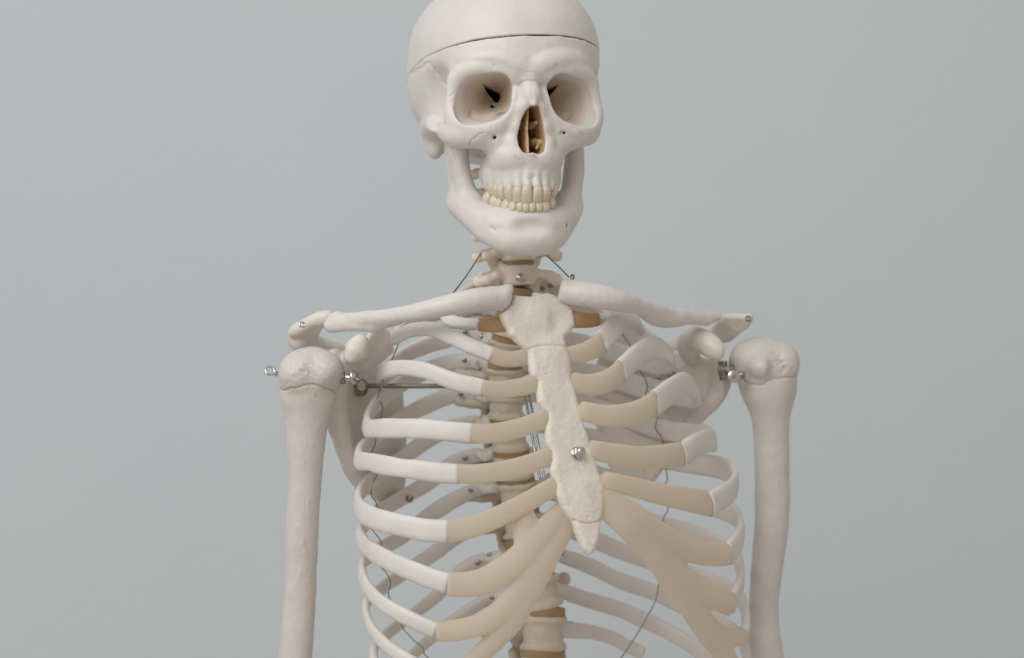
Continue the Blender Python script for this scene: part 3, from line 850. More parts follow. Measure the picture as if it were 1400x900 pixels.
RR = {
 1: ([(690, 392, 44), (664, 392, 58), (632, 402, 46), (610, 424, 12), (620, 440, -20), (657, 444, -38)], 20),
 2: ([(684, 424, 48), (655, 419, 66), (610, 425, 68), (562, 443, 46), (541, 457, 20), (540, 462, 4), (563, 452, -14), (590, 450, -28), (617, 461, -42), (647, 475, -52), (672, 485, -56)], 22),
 3: ([(676, 462, 54), (658, 460, 74), (625, 461, 82), (590, 470, 80), (556, 484, 68), (528, 503, 38), (519, 510, 18), (528, 507, 4), (545, 503, -14), (565, 504, -30), (590, 510, -46), (625, 523, -58), (661, 531, -64)], 24),
 4: ([(670, 500, 56), (654, 495, 77), (620, 496, 87), (585, 506, 86), (548, 526, 72), (514, 553, 40), (501, 575, 14), (503, 585, 0), (518, 586, -20), (546, 586, -42), (583, 587, -58), (617, 590, -67), (645, 593, -71)], 28),
 5: ([(670, 540, 58), (652, 538, 79), (622, 540, 90), (588, 552, 91), (550, 571, 80), (512, 600, 48), (491, 620, 14), (491, 629, -2), (507, 632, -26), (530, 637, -46), (560, 641, -60), (595, 646, -70), (627, 648, -76)], 27),
 6: ([(670, 580, 60), (652, 578, 80), (622, 583, 92), (585, 602, 95), (548, 628, 85), (512, 655, 56), (491, 677, 20), (490, 692, -4), (500, 703, -28), (522, 712, -50), (550, 719, -63), (582, 725, -73), (613, 727, -79)], 31),
 7: ([(672, 622, 62), (652, 622, 82), (622, 632, 95), (585, 660, 99), (545, 684, 90), (510, 706, 62), (492, 730, 22), (496, 742, -2), (512, 756, -30), (537, 769, -50), (565, 781, -63), (590, 791, -72), (613, 798, -78)], 28),
 8: ([(676, 668, 63), (655, 668, 82), (628, 680, 95), (591, 702, 101), (548, 735, 92), (512, 755, 62), (495, 775, 26), (498, 794, 0), (512, 816, -26), (537, 834, -46), (566, 849, -60), (597, 863, -68)], 22),
 9: ([(680, 714, 62), (660, 714, 82), (632, 728, 95), (596, 755, 101), (552, 784, 94), (518, 808, 66), (500, 830, 28), (505, 854, 2), (521, 876, -22), (542, 893, -40), (575, 913, -56), (612, 928, -64)], 20),
 10: ([(684, 762, 60), (664, 764, 80), (634, 778, 93), (596, 816, 99), (556, 846, 93), (528, 868, 68), (511, 889, 34), (516, 915, 8), (535, 938, -16), (570, 960, -34)], 18),
 11: ([(694, 812, 58), (672, 817, 76), (642, 834, 90), (606, 860, 95), (575, 886, 88), (550, 915, 66), (540, 940, 40)], 18),
 12: ([(700, 864, 56), (684, 868, 72), (664, 884, 84), (645, 905, 88), (630, 930, 86)], 14),
}
LR = {
 1: ([(716, 392, 44), (742, 391, 58), (775, 400, 46), (815, 418, 14), (832, 434, -12), (812, 437, -34)], 18),
 2: ([(705, 424, 48), (735, 418, 66), (780, 424, 66), (835, 436, 44), (866, 447, 18), (873, 446, 4), (866, 438, -12), (853, 437, -26), (838, 449, -40), (821, 469, -52)], 25),
 3: ([(700, 462, 54), (718, 458, 74), (760, 462, 84), (815, 474, 78), (866, 490, 50), (905, 497, 18), (917, 490, 0), (906, 479, -14), (888, 477, -30), (868, 489, -46), (848, 508, -58)], 27),
 4: ([(702, 500, 56), (720, 497, 77), (765, 502, 89), (822, 514, 86), (880, 530, 62), (930, 541, 28), (951, 540, 2), (946, 530, -14), (932, 527, -32), (914, 537, -50), (894, 552, -63)], 29),
 5: ([(706, 540, 58), (724, 539, 79), (765, 543, 92), (825, 559, 92), (880, 580, 70), (935, 593, 36), (966, 596, 10), (975, 602, -8), (967, 602, -28), (951, 609, -46), (932, 622, -60)], 30),
 6: ([(710, 580, 60), (728, 580, 80), (770, 588, 95), (830, 606, 96), (890, 624, 78), (950, 634, 44), (988, 641, 18), (1003, 652, -6), (1004, 664, -24), (992, 677, -42), (970, 690, -58)], 31),
 7: ([(716, 622, 62), (735, 624, 82), (775, 634, 97), (835, 656, 100), (900, 674, 82), (960, 688, 46), (994, 698, 18), (1009, 712, -6), (1012, 730, -24), (1006, 744, -40), (995, 757, -52)], 30),
 8: ([(722, 668, 63), (742, 670, 82), (785, 682, 97), (845, 701, 100), (905, 718, 86), (960, 735, 54), (998, 755, 20), (1011, 772, -6), (1013, 790, -22), (1008, 808, -36), (999, 827, -46)], 26),
 9: ([(728, 712, 62), (748, 714, 82), (790, 728, 97), (845, 752, 99), (900, 770, 86), (955, 790, 58), (1000, 808, 26), (1015, 825, 2), (1020, 846, -16), (1018, 868, -28)], 24),
 10: ([(742, 756, 60), (764, 759, 80), (803, 773, 95), (850, 795, 97), (897, 811, 86), (945, 834, 64), (990, 856, 34), (1013, 874, 8), (1020, 900, -10), (1010, 930, -24)], 24),
 11: ([(752, 803, 58), (770, 809, 76), (805, 821, 90), (845, 833, 94), (885, 850, 86), (925, 870, 70), (958, 890, 50), (976, 900, 38)], 22),
 12: ([(758, 860, 56), (775, 862, 70), (806, 864, 82), (838, 873, 88), (862, 886, 86), (882, 894, 82)], 18),
}
RC = {1: ([(655, 444, -38), (675, 444, -42), (697, 441, -46)], 20, 28),
 2: ([(671, 485, -56), (685, 490, -58), (702, 491, -58), (727, 486, -56)], 20, 24),
 3: ([(660, 531, -64), (680, 533, -66), (708, 530, -66), (738, 523, -64)], 22, 26),
 4: ([(644, 593, -71), (668, 593, -75), (700, 588, -76), (726, 580, -75), (748, 571, -73)], 25, 26),
 5: ([(626, 648, -76), (655, 648, -81), (690, 643, -83), (725, 634, -82), (756, 622, -79)], 26, 26),
 6: ([(612, 727, -79), (640, 722, -84), (675, 709, -87), (712, 691, -88), (740, 675, -87), (762, 662, -84)], 29, 25)}
LC = {1: ([(816, 437, -34), (803, 438, -38), (786, 437, -44)], 20, 26),
 2: ([(822, 468, -51), (812, 476, -54), (798, 482, -56), (778, 486, -56)], 20, 22),
 3: ([(849, 507, -57), (836, 518, -62), (818, 525, -65), (800, 526, -65), (782, 522, -63)], 25, 25),
 4: ([(895, 551, -62), (875, 563, -69), (852, 568, -73), (825, 568, -74), (795, 562, -72)], 26, 25),
 5: ([(933, 621, -59), (905, 624, -68), (870, 625, -75), (835, 620, -79), (808, 615, -78)], 25, 26),
 6: ([(971, 689, -57), (945, 684, -66), (905, 676, -76), (865, 666, -82), (826, 656, -83)], 29, 23)}
ribs = {}
for side, TB, TC in (('R', RR, RC), ('L', LR, LC)):
    for n, (pts, h) in TB.items():
        h = h * ((1.18 if n > 4 else 1.3 if n > 1 else 1.1) if side == 'L' else 1.0)
        o, path, hh, ht = rib(pts, h, tilt=(1.1 if n == 1 else .45 if n == 2 else .12), h0=(6.6 if n < 10 else 6.0), blunt=n > 10)
        ribs[side, n] = o
        if n in TC: cartilage(o, TC[n][0], h * (1.0 if side == 'L' else .985), TC[n][2], mat=CART_DEEP if n == 1 else CART)
SCREWS = [('R', 3, 659.5, 461, 67), ('R', 3, 636, 454, 74), ('R', 4, 635, 493, 76), ('R', 4, 665, 495, 64), ('R', 5, 630, 539, 80), ('R', 6, 660, 576, 70), ('R', 7, 636, 627, 83), ('R', 7, 661, 619, 73),
          ('R', 8, 644, 670, 83), ('R', 8, 668, 667, 72), ('R', 10, 653.5, 770, 80), ('R', 10, 669.5, 758.6, 70), ('R', 11, 673, 817, 68), ('R', 8, 560, 682, 84), ('L', 10, 767.5, 757, 72), ('L', 1, 742, 395, 48), ('L', 1, 753, 391, 48)]
for s_, n_, px, py, w in SCREWS: rib_screw(ribs[s_, n_], px, py, w, 3.2 if (px, py) == (560, 682) else 2.1)

# fused lower cartilages of each side
def fused(name, chains, nrm, ribo, k=5):
    allp = np.array([bw(*p[:3]) for c in chains for p in c])
    lo, hi = allp.min(0) - 16, allp.max(0) + 16
    v = Vol(lo, hi, .9)
    n = np.asarray(nrm, float); n /= np.linalg.norm(n)
    cuts = []
    for c in chains:
        q = [tuple(bw(*p[:3])) + (p[3] / 1.86 / 2,) for p in c]
        q0, q1 = np.array(q[0][:3]), np.array(q[1][:3]); d = (q1 - q0) / np.linalg.norm(q1 - q0)
        if len(c) > 3:
            q[0] = tuple(q0 - d * 6) + (q[0][3],)
            cuts.append((q0, d))
        v.curve(q, k, len(q) * 4, sq=(n, 1.75))
    for q0, d in cuts:
        def half(X, Y, Z): return (X - q0[0]) * d[0] + (Y - q0[1]) * d[1] + (Z - q0[2]) * d[2]
        v.op(q0 - d * 8 - 4, q0 - d * 8 + 4, half, 1.0, True, pad=8)
    o, _, _ = finish(name, v, CART, ribo, ((14, .4), (5, .12)))
    return o
fused('costal_cartilage', [
    [(612, 798, -78, 27), (635, 799, -82, 27), (660, 795, -86, 28), (690, 779, -90, 30), (718, 757, -92, 30), (745, 724, -90, 25), (775, 688, -82, 16)],
    [(597, 863, -68, 23), (622, 862, -75, 23), (650, 856, -81, 23), (680, 840, -87, 25), (712, 806, -91, 28), (742, 762, -92, 30), (780, 698, -83, 18)],
    [(560, 913, -60, 18), (612, 926, -66, 18), (645, 905, -74, 20), (680, 872, -83, 24), (705, 838, -88, 28), (735, 785, -91, 28), (784, 704, -83, 16)],
    [(712, 690, -84, 20), (717, 714, -85, 24), (719, 745, -89, 24)],
    ], (.05, -.96, .2), ribs['R', 7])
fused('costal_cartilage', [
    [(994, 756, -52, 30), (970, 757, -58, 30), (938, 750, -68, 30), (905, 733, -78, 30), (872, 710, -85, 30), (846, 692, -86, 27), (815, 672, -82, 18)],
    [(999, 826, -46, 30), (978, 817, -54, 30), (950, 800, -63, 28), (918, 776, -72, 28), (885, 745, -80, 30), (852, 712, -86, 32), (815, 684, -82, 20)],
    [(1018, 868, -28, 22), (1000, 872, -36, 22), (978, 862, -46, 22), (955, 838, -57, 24), (925, 798, -68, 28), (890, 755, -79, 28), (848, 708, -86, 26), (816, 690, -82, 16)],
    [(1012, 925, -26, 22), (990, 894, -40, 26), (965, 864, -50, 28), (940, 825, -61, 28), (908, 784, -72, 24)]], (.42, -.88, .2), ribs['L', 7])

# ---- spine
def build_vertebra():
    v = Vol((-40, -18, -34), (40, 62, 20), 1.0)
    v.ell((0, 0, 0), (14.5, 12.5, 30), 1)
    v.F = smax(v.F, np.abs(v.ax[2][None, None, :]) - 10.2, 2)
    for z in (-8.6, 8.6):
        def rim(X, Y, Z):
            q = np.sqrt((X / 16.4) ** 2 + (Y / 14.2) ** 2)
            return np.maximum((q - 1) * 14.5, np.abs(Z - z) - 1.7)
        v.op((-17, -15, z - 2), (17, 15, z + 2), rim, 4, False)
    for s in (-1, 1):
        v.cap((s * 9, 8, 3), (s * 11, 20, 3), 4.5, k=4)
        v.chain([(s * 11, 20, 1, 5.5), (s * 20, 27, 1, 5), (s * 31, 32, 3, 5.6)], 4)
        v.chain([(s * 11, 20, 2, 4.5), (s * 7, 28, -1, 5), (0, 33, -3, 5)], 4)
        v.chain([(s * 11, 22, 2, 4.5), (s * 12, 22, 14, 4)], 4)
        v.chain([(s * 11, 24, 0, 4.5), (s * 11, 26, -13, 4)], 4)
    v.chain([(0, 33, -3, 5), (0, 48, -16, 3.4), (0, 56, -24, 3.6)], 4)
    return v
vproto = None
def spine_at(py):
    px = float(np.interp(py, SP_Y, SP_X)); return bw(px, py, spine_w(py))
def copy_obj(o, parent):
    c = o.copy(); S.collection.objects.link(c); c.parent = parent; return c
DISC_Y = [398, 431, 463, 500, 537, 576, 619, 657, 699, 740, 785, 838, 895, 955]
WID = [.86, .86, .88, .90, .92, .94, .96, .98, 1.0, 1.04, 1.08, 1.12, 1.2]
vproto, _, _ = finish('vertebra', build_vertebra(), BONE_SPINE, skeleton, ((13, 1.3), (6, .6), (3, .2)))
dv, df = disc_((0, 0, 0), (0, 0, 1), 1.0, 1.0, 28, .12)
dproto = None
for i in range(len(DISC_Y) - 1):
    a, b_ = spine_at(DISC_Y[i]), spine_at(DISC_Y[i + 1]); c = (a + b_) / 2; hgt = abs(a[2] - b_[2])
    o = vproto if i == 0 else copy_obj(vproto, skeleton)
    gap = 5.0 if i < 8 else 7.0
    k = WID[i]
    o.location = tuple(c * MM); o.scale = (k, k, (hgt - gap) / 20.6)
    d = b_ - a; o.rotation_euler = (math.atan2(-d[1], -d[2]) * -1 * .8, math.atan2(d[0], d[2]) - math.pi if d[2] < 0 else 0, BF.yaw)
    o.rotation_euler = (o.rotation_euler[0], math.atan2(-d[0], -d[2]) * .8, BF.yaw)
    # disc below this vertebra's upper neighbour
    if dproto is None:
        V = np.array(dv) * np.array((15.8, 13.6, 1.0)); dproto = mesh_from('disc', V, df, DISC, skeleton); q = dproto
    else: q = copy_obj(dproto, skeleton)
    q.location = tuple(a * MM); q.scale = (k * .95, k * .95, gap + 1.6); q.rotation_euler = o.rotation_euler
q = copy_obj(dproto, skeleton); a = spine_at(955); q.location = tuple(a * MM); q.scale = (1.2, 1.2, 9); q.rotation_euler = (0, 0, BF.yaw)

# neck
def build_cervical():
    v = Vol((-44, -14, -24), (44, 50, 18), .8)
    v.ell((0, 0, 0), (13.5, 9.5, 24), 1)
    v.F = smax(v.F, np.abs(v.ax[2][None, None, :]) - 7.6, 2)
    for s in (-1, 1):
        v.chain([(s * 11, -1, 6, 3.4), (s * 13.5, 1, 9.5, 2.2)], 3)                      # uncinate lips
        v.chain([(s * 11, -2, 1, 3.0), (s * 19, -4, 0, 2.6), (s * 25, -2, -3, 3.0), (s * 30, 2, -4, 4.0)], 4)     # front bar of the transverse process
        v.chain([(s * 12, 7, 0, 3.0), (s * 21, 9, 1, 2.8), (s * 27, 8, 0, 3.4), (s * 31, 5, -3, 4.2)], 4)
        v.chain([(s * 13, 10, 7, 5.4), (s * 16, 12, 0, 5.2), (s * 15, 13, -7, 5.4)], 3)     # joint pillars
        v.chain([(s * 14, 14, 0, 4), (s * 8, 24, -2, 3.6), (0, 28, -3, 4)], 3)
    v.chain([(0, 28, -3, 4), (0, 44, -10, 3.4)], 3)
    return v
cproto, _, _ = finish('cervical_vertebra', build_cervical(), BONE_NECK, skeleton, ((8, .6), (3.5, .3)))
CY = [(377, 34, 709), (345, 31, 709), (317, 30, 707), (289, 30, 705), (261, 30, 703), (233, 28, 701)]
for i, (py, h, px) in enumerate(CY):
    o = cproto if i == 0 else copy_obj(cproto, skeleton)
    w = 38 - i * 1.2
    c = bw(px, py, w); o.location = tuple(c * MM); kk = 1.02 - .03 * i
    o.scale = (kk * (1.0 if i == 0 else 1.15 if i == 5 else 1.05), kk, (h - 7) / 1.76 / 15.2); o.rotation_euler = (math.radians(-6), math.radians(-2), BF.yaw * .95)
    q = copy_obj(dproto, skeleton); c2 = bw(px, py - h * .52, w); q.location = tuple(c2 * MM); q.scale = (.76 * kk, .62 * kk, 6); q.rotation_euler = o.rotation_euler
# screw on the lowest neck vertebra
c = bw(712, 380, 27.5); mesh_from('screw', *join([disc_(c, (.1, -1, 0), 3.6, 1.6, 18), dome_(c + np.array((.0, -.8, 0)), (.1, -1, 0), 2.6, 1.8)]), STEEL, skeleton)

# ---- collar bones
def bone_curve(name, pts, mat, k=3, h=.8, rough=((12, .5), (4, .2)), extra=None, sq=None, grooves=(), pad=0):
    q = np.array([tuple(PW(*p[:3])) + (p[3],) for p in pts])
    R = q[:, 3].max() + 5 + pad
    v = Vol(q[:, :3].min(0) - R, q[:, :3].max(0) + R, h)
    v.curve([tuple(a) for a in q], k, len(q) * 5, sq=sq)
    if extra: extra(v)
    return finish(name, v, mat, skeleton, rough, grooves)[0]
def clav_r(v):
    a, b_ = PW(452, 446, -30), PW(512, 446, -44)
    v.cap(a, b_, 4.4, 4.0, k=5); v.cap(b_, PW(545, 438, -60), 4.0, 3.0, k=5)
    
    v.ell(PW(462, 436, -28), (6, 7, 5), 4)
    q0 = PW(699, 404, -60); d = np.array((.93, .1, -.3)); d /= np.linalg.norm(d)
    v.op(q0 - 14, q0 + 14, lambda X, Y, Z: -((X - q0[0]) * d[0] + (Y - q0[1]) * d[1] + (Z - q0[2]) * d[2]), 5, True, pad=10)
cl_r = bone_curve('clavicle', [(456, 440, -28, 4.8), (475, 437, -34, 4.2), (510, 435, -48, 4.8), (545, 431, -64, 5.0), (580, 425, -76, 6.0), (615, 417, -80, 6.8), (650, 410, -74, 7.6), (690, 407, -61, 8.2), (706, 406, -56, 8.2)], BONE, extra=clav_r)
def clav_l(v):
    v.cap(PW(930, 434, 29), PW(966, 438, 50), 3.0, 3.2, k=7)
    v.curve([tuple(PW(880, 426, -10)) + (3.6,), tuple(PW(906, 438, 13)) + (3.2,), tuple(PW(930, 435, 30)) + (3.0,)], 7)
    q0 = PW(765, 396, -40); d = np.array((-.97, 0, .2)); d /= np.linalg.norm(d)
    v.op(q0 - 14, q0 + 14, lambda X, Y, Z: -((X - q0[0]) * d[0] + (Y - q0[1]) * d[1] + (Z - q0[2]) * d[2]), 3, True, pad=10)
cl_l = bone_curve('clavicle', [(756, 394, -38, 8.4), (772, 398, -40, 8.4), (800, 402, -44, 8.4), (835, 409, -40, 8.0), (868, 417, -24, 6.0), (895, 425, 0, 4.8), (925, 431, 26, 4.6), (955, 433, 46, 4.2), (980, 433, 58, 3.4)], BONE, extra=clav_l)

# ---- shoulder blades
def build_scapula(side):
    if side == 'R':
        yf = lambda px, py: -15 + (px - 455) * .92 + (py - 540) * .03
        out = [(456, 478), (472, 486), (490, 480), (506, 456), (516, 447), (528, 450), (535, 470), (541, 490), (548, 530), (552, 565), (554, 620), (553, 662), (546, 686), (532, 694), (516, 686), (500, 668), (488, 648), (478, 634), (470, 600), (460, 584), (449, 568), (444, 548), (446, 520)]
    else:
        yf = lambda px, py: 88 + (993 - px) * .18 + (py - 520) * .02
        out = [(985, 492), (960, 490), (940, 482), (924, 482), (900, 462), (877, 444), (862, 436), (846, 440), (832, 456), (820, 482), (813, 510), (812, 560), (820, 610), (842, 650), (866, 668), (882, 668), (891, 655), (905, 630), (925, 602), (947, 580), (969, 565), (990, 541), (995, 528), (992, 508)]
    A = lambda x, y: PW(x, y, yf(x, y))
    P3 = (A(out[0][0], out[0][1]), A(540 if side == 'R' else 830, 480), A(540 if side == 'R' else 880, 660))
    pl = Plate(P3)
    poly = smooth_closed([pl.uv(*p) for p in out], 3)
    us, vs = poly[:, 0], poly[:, 1]
    v = Vol((us.min() - 60, vs.min() - 6, -60), (us.max() + 60, vs.max() + 40, 84), 1.0)
    cu, cv = us.mean(), vs.mean()
    hol = lambda X, Y: (-2.5 if side == 'R' else -5.0) * np.exp(-(((X - cu) / 28) ** 2 + ((Y - cv - 10) / 45) ** 2))
    extrude(v, [tuple(p) for p in poly], -2.2, 2.2, 2.0, 1, zfun=hol)
    Q = lambda px, py, Y: pl.uvn(PW(px, py, Y))
    if side == 'R':
        # thick outer border, socket, coracoid, acromion with its root
        v.curve([Q(455, 515, -12) + (6.5,), Q(455, 548, -12) + (5,), Q(466, 590, -2) + (3.6,), Q(484, 645, 14) + (3,), Q(502, 668, 31) + (2.8,)], 10)
        v.ell(Q(455, 512, -14), (8, 16, 8), 10)
        v.curve([Q(472, 508, 0) + (7,), Q(481, 492, -10) + (6.5,), Q(489, 478, -34) + (6,), Q(487, 478, -46) + (6.4,)], 5)
        v.cap(Q(493, 467, -44), Q(480, 487, -46), 5.6, 5.2, k=3)
        extrude_in(v, pl, Plate((PW(391, 464, -6), PW(455, 438, -24), PW(430, 480, 8))), [(392, 464), (396, 456), (404, 449), (413, 444), (426, 437), (441, 432), (454, 433), (457, 440), (451, 446), (441, 451), (436, 459), (435, 468), (438, 476), (424, 481), (407, 480), (395, 474)], -7, 1, 3.4, 4)
        v.curve([Q(400, 455, -12) + (3.2,), Q(413, 447, -18) + (3.4,), Q(430, 439, -22) + (3.2,), Q(448, 436, -24) + (3.4,)], 3)
        v.cap(Q(408, 470, -4), Q(424, 468, 10), 5, 5, k=6)
        v.curve([Q(410, 466, 0) + (6,), Q(428, 468, 26) + (5.5,), Q(470, 478, 50) + (4.5,), Q(530, 490, 68) + (3,)], 5)
    else:
        v.curve([Q(985, 505, 86) + (5,), Q(980, 540, 88) + (4.4,), Q(952, 572, 94) + (3.6,), Q(905, 628, 102) + (3.5,), Q(888, 655, 106) + (3,)], 6)
        v.ell(Q(988, 518, 84), (4, 14, 8), 4)
        v.curve([Q(948, 490, 90) + (5.5,), Q(940, 472, 78) + (6.6,), Q(948, 461, 64) + (6.6,), Q(966, 469, 52) + (6.6,), Q(981, 481, 44) + (6.0,)], 5)
        v.curve([Q(992, 452, 86) + (4.5,), Q(980, 457, 98) + (5,), Q(965, 462, 112) + (5,), Q(900, 480, 122) + (4,), Q(835, 490, 124) + (3,)], 6)
        extrude_in(v, pl, Plate((PW(1026, 440, 56), PW(990, 435, 68), PW(990, 470, 88))), [(986, 434), (1000, 432), (1016, 433), (1026, 435), (1027, 441), (1024, 449), (1010, 459), (994, 469), (980, 466), (968, 458), (974, 447)], -6, 1, 3, 4)
    o, _, _ = finish('scapula', v, BONE_BLADE, skeleton, ((14, .9), (5, .35), (2.4, .12)))
    o.matrix_basis = pl.matrix()
    return o, pl
sc_r, pl_r = build_scapula('R')
sc_l, pl_l = build_scapula('L')

# ---- upper arm bones
def hum_r(v):
    v.ell(PW(427, 509, -36), (24, 23, 19), 5)
    v.ell(PW(408, 512, -44), (13, 16, 14), 6)
    v.ell(PW(446, 508, -46), (10, 15, 10), 6)
    v.ell(PW(427, 505, -60), (3.5, 14, 5), 5, True) if False else None
    v.cap(PW(429, 492, -63), PW(427, 520, -63), 3.0, 3.0, k=7, sub=True)
    v.ell(PW(421, 540, -36), (18.5, 12, 15), 8)
gR = [([(380, 531), (386, 534), (392, 533), (398, 531), (405, 530.5), (411, 529), (416, 527), (422, 526), (428, 525.5), (434, 527), (440, 529), (446, 532), (453, 533.5), (460, 536), (468, 533)], .8, 1.3, .5),
      ([(413, 507), (416, 509)], 1.6, 1.0, .22), ([(422, 505), (424, 511)], 1.2, .9, .2), ([(418, 500), (420, 502)], 1.2, .7, .1), ([(427, 490), (430, 498)], 2.0, .7, .02), ([(432, 540), (434, 544)], 1.0, .6, .3), ([(403, 515), (405, 517)], 1.2, .6, .2), ([(440, 508), (444, 512)], 2, .5, .02)]
for _ in range(26):
    x, y = rng.uniform(390, 460), rng.uniform(485, 530); gR.append(([(x, y), (x + rng.uniform(-2, 2), y + rng.uniform(0, 3))], rng.uniform(.6, 1.3), rng.uniform(.2, .55), .06))
for _ in range(46):
    y = rng.uniform(560, 800); x = 416 + rng.normal() * 6; gR.append(([(x, y), (x + rng.uniform(-1, 1), y + rng.uniform(3, 12))], rng.uniform(.7, 1.2), rng.uniform(-.35, .3), .03))
hu_r = bone_curve('humerus', [(421, 530, -36, 18), (420, 548, -35, 16.4), (420, 580, -34, 14.2), (418, 620, -33, 12.6), (417, 660, -32, 11.6), (414, 710, -31, 11.3), (412, 760, -30, 11.0), (410, 820, -30, 10.9), (404, 900, -31, 11.8), (398, 965, -32, 13)], BONE_ARM, extra=hum_r, pad=16, rough=((24, .8), (7, .2), (2.2, .08)), grooves=gR)
def hum_l(v):
    v.ell(PW(1034, 496, 74), (22, 20, 20), 6); v.ell(PW(1050, 494, 72), (16, 18, 17), 8)
    v.ell(PW(1072, 497, 70), (12.5, 17, 16), 6)
    v.ell(PW(1042, 503, 56), (11, 12, 10), 5)
    v.cap(PW(1059, 486, 47), PW(1058, 520, 47), 3.0, 3.0, k=6, sub=True)
    v.ell(PW(1050, 530, 72), (20, 14, 15), 10)
gL = [([(1004, 523), (1011, 520), (1017, 522), (1023, 525), (1029, 526.5), (1037, 527), (1045, 526), (1050, 522), (1055, 519), (1061, 517), (1068, 517.5), (1074, 516), (1081, 517), (1090, 515)], .8, 1.2, .4),
      ([(1065, 493), (1069, 495)], 1.6, 1.1, .3), ([(1071, 503), (1075, 505)], 1.6, .9, .2), ([(1057, 505), (1056, 515)], 1.5, .7, .05)]
for _ in range(36):
    x, y = rng.uniform(1056, 1090), rng.uniform(478, 514); gL.append(([(x, y), (x + rng.uniform(-2, 2), y + rng.uniform(0, 3))], rng.uniform(.7, 1.4), rng.uniform(.2, .6), .04))
for _ in range(46):
    y = rng.uniform(560, 760); x = 1062 + (y - 560) * -.01 + rng.normal() * 5; gL.append(([(x, y), (x + rng.uniform(-1, 1), y + rng.uniform(3, 12))], rng.uniform(.7, 1.3), rng.uniform(-.35, .3), .03))
hu_l = bone_curve('humerus', [(1051, 522, 72, 19), (1053, 545, 73, 17), (1054, 575, 74, 13.4), (1055, 610, 75, 12.8), (1055.5, 650, 76, 12.5), (1054.5, 720, 77, 12.7), (1049, 770, 77, 11.6), (1045, 810, 77, 10.6), (1044.5, 845, 77, 10.6), (1046, 900, 76, 13.2), (1050, 965, 75, 17)], BONE_ARM, extra=hum_l, pad=16, rough=((24, .8), (7, .2), (2.2, .08)), grooves=gL)

# ---- fittings
def fit(name, vf, mat, parent, smooth=True):
    o = mesh_from(name, vf[0], vf[1], mat, parent, smooth=smooth)
    o.matrix_parent_inverse = parent.matrix_basis.inverted()
    return o
def rod(name, a, b_, r, mat, parent, seg=14):
    a, b_ = np.array(a, float), np.array(b_, float)
    return fit(name, disc_((a + b_) / 2, b_ - a, r, np.linalg.norm(b_ - a), seg, .3), mat, parent)
# near shoulder: eye screw, nut, hinge pin and washers
c = PW(369, 507, -40); fit('eye_screw', torus_(c, (.25, -.85, .45), 3.3, .9), STEEL, hu_r)
rod('screw_shank', PW(373, 507.5, -39), PW(390, 510, -36), 1.6, STEEL, hu_r)
fit('nut', disc_(PW(379, 508.5, -38), (1, .1, -.1), 3.9, 3.4, 6, .3), STEEL, hu_r, False)
rod('hinge_pin', PW(464, 516, -40), PW(480, 517, -44), 2.6, STEEL, hu_r)
rod('hinge_bolt', PW(478, 518, -44), PW(494, 519.5, -46), 1.3, DARKSTEEL, hu_r)
fit('washer', disc_(PW(484, 516, -46), (.92, -.38, .1), 5.6, 2.2, 22), STEEL, hu_r)
fit('hinge_collar', disc_(PW(469, 517, -41), (1, -.1, 0), 4.6, 3.0, 20), DARKSTEEL, hu_r)
fit('washer', disc_(PW(492, 530, 12), (.55, -.83, 0), 7.0, 3.0, 24), bone_mat('brown_washer', (.36, .27, .20), (.30, .22, .16)), sc_r)
fit('nut', disc_(PW(493, 528, 8), (.55, -.83, 0), 4.2, 4.0, 6, .4), STEEL, sc_r, False)
rod('shoulder_rod', PW(494, 528, 10), PW(640, 528, 4), 1.9, DARKSTEEL, sc_r)
fit('rod_end', torus_(PW(521, 528, 9), (1, .1, 0), 2.4, 1.0, 16, 8), STEEL, sc_r)
# far shoulder: hinge bracket with disc
c = PW(988, 508, 66)
for dx in (-4.5, 4.5):
    fit('hinge_plate', disc_(PW(984 if dx < 0 else 1000, 506, 66), (1, .1, 0), 4.6, 1.6, 20), DARKSTEEL, sc_l)
rod('hinge_pin', PW(982, 503, 64), PW(1006, 507, 66), 2.2, STEEL, sc_l)
rod('hinge_strap', PW(988, 494, 66), PW(990, 520, 66), 3.6, DARKSTEEL, sc_l)
fit('hinge_disc', disc_(PW(1003, 515, 44), (.15, -1, .05), 5.0, 3.0, 26), STEEL, hu_l)
fit('screw', dome_(PW(1003, 515, 42.4), (.15, -1, .05), 1.5, 1.2), DARKSTEEL, hu_l)
fit('hinge_collar', disc_(PW(1013, 513, 52), (1, -.2, 0), 2.8, 6, 14), DARKSTEEL, hu_l)
rod('shoulder_rod', PW(916, 516, 96), PW(790, 524, 122), 1.9, DARKSTEEL, sc_l)
fit('washer', disc_(PW(914, 516, 98), (-.2, -1, 0), 6.5, 2.6, 22), DARKSTEEL, sc_l)
fit('nut', disc_(PW(909, 517, 94), (-.2, -1, .1), 3.8, 4, 6, .4), STEEL, sc_l, False)
# small screws on acromion and collar bone
fit('screw', torus_(PW(413, 444, -32), (.3, -.9, .3), 1.9, .8, 16, 8), STEEL, sc_r)
fit('screw', torus_(PW(1023, 436, 50), (.2, -.9, .3), 1.9, .9, 16, 8), DARKSTEEL, sc_l)
rod('screw', PW(783, 376, -36), PW(782, 384, -38), 1.6, DARKSTEEL, cl_l)
# bracket holding the breastbone to the spine
for dx in (0, 6):
    rod('support_bar', PW(716 + dx, 530, 30), PW(738 + dx, 654, -20), 1.1, STEEL, skeleton)
rod('support_bar', PW(722, 672, 24), PW(762, 641, -66), 1.6, STEEL, skeleton)

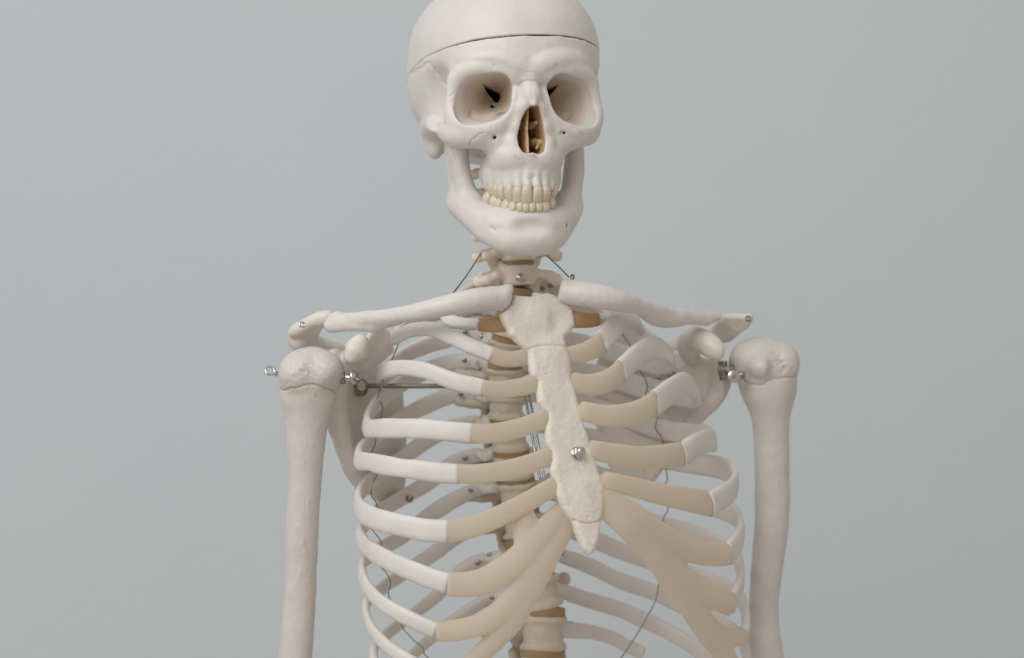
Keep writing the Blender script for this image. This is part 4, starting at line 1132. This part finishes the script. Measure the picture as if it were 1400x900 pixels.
# ---- wires
def wire(name, pts, r, parent=None, twist=False, n=None):
    q = np.array([bw(*p) for p in pts]); path = catmull(q, n or len(q) * 7)
    if not twist: return fit(name, tube(path, r, 6), WIRE, parent or skeleton)
    T = np.gradient(path, axis=0); T /= np.linalg.norm(T, axis=1, keepdims=True)
    A = np.cross(T, (0, 1, 0)); A /= np.linalg.norm(A, axis=1, keepdims=True); B = np.cross(T, A)
    L = np.r_[0, np.cumsum(np.linalg.norm(np.diff(path, axis=0), axis=1))]
    parts = []
    for ph in (0, math.pi):
        a = L * 2 * math.pi / 3.6 + ph
        parts.append(tube(path + (A * np.cos(a)[:, None] + B * np.sin(a)[:, None]) * r * .9, r, 6))
    return fit(name, join(parts), WIRE, parent or skeleton)
wire('neck_wire', [(658, 346, 36), (640, 374, 20), (622, 398, -10), (618, 404, -30)], .34, twist=True, n=120)
wire('neck_wire', [(748, 350, 30), (762, 363, 10), (778, 379, -20)], .34, twist=True, n=90)
wire('rib_wire', [(575, 434, 40), (573, 441, 36), (560, 450, 20), (549, 462, 14), (541, 480, 34), (535, 494, 40), (527, 512, 32), (523, 523, 20), (520, 532, 20), (518, 547, 38), (523, 556, 34), (522, 566, 30), (518, 580, 26), (514, 600, 36), (513, 607, 34), (509, 617, 30), (512, 632, 26), (516, 649, 44), (508, 664, 44), (508, 678, 44), (514, 687, 48), (516, 696, 44), (508, 712, 40), (509, 724, 52), (515, 732, 56), (521, 741, 52), (521, 760, 52), (521, 775, 58), (528, 783, 64), (534, 797, 66), (531, 813, 62), (537, 825, 58), (548, 845, 62), (550, 857, 66), (564, 874, 70), (579, 888, 76), (580, 894, 76), (590, 903, 70)], .42)
wire('rib_wire', [(838, 436, 30), (850, 456, 44), (864, 477, 40), (870, 492, 38), (875, 508, 50), (881, 516, 50), (885, 529, 50), (883, 542, 54), (890, 556, 54), (899, 567, 52), (896, 584, 52), (905, 600, 50), (908, 613, 50), (910, 638, 56), (912, 657, 62), (908, 665, 62), (911, 680, 62), (913, 698, 68), (907, 708, 74), (907, 720, 74), (905, 745, 72), (906, 770, 74), (901, 797, 76), (896, 822, 74), (886, 841, 76), (876, 859, 76), (864, 878, 78), (854, 893, 76), (846, 904, 70)], .48)
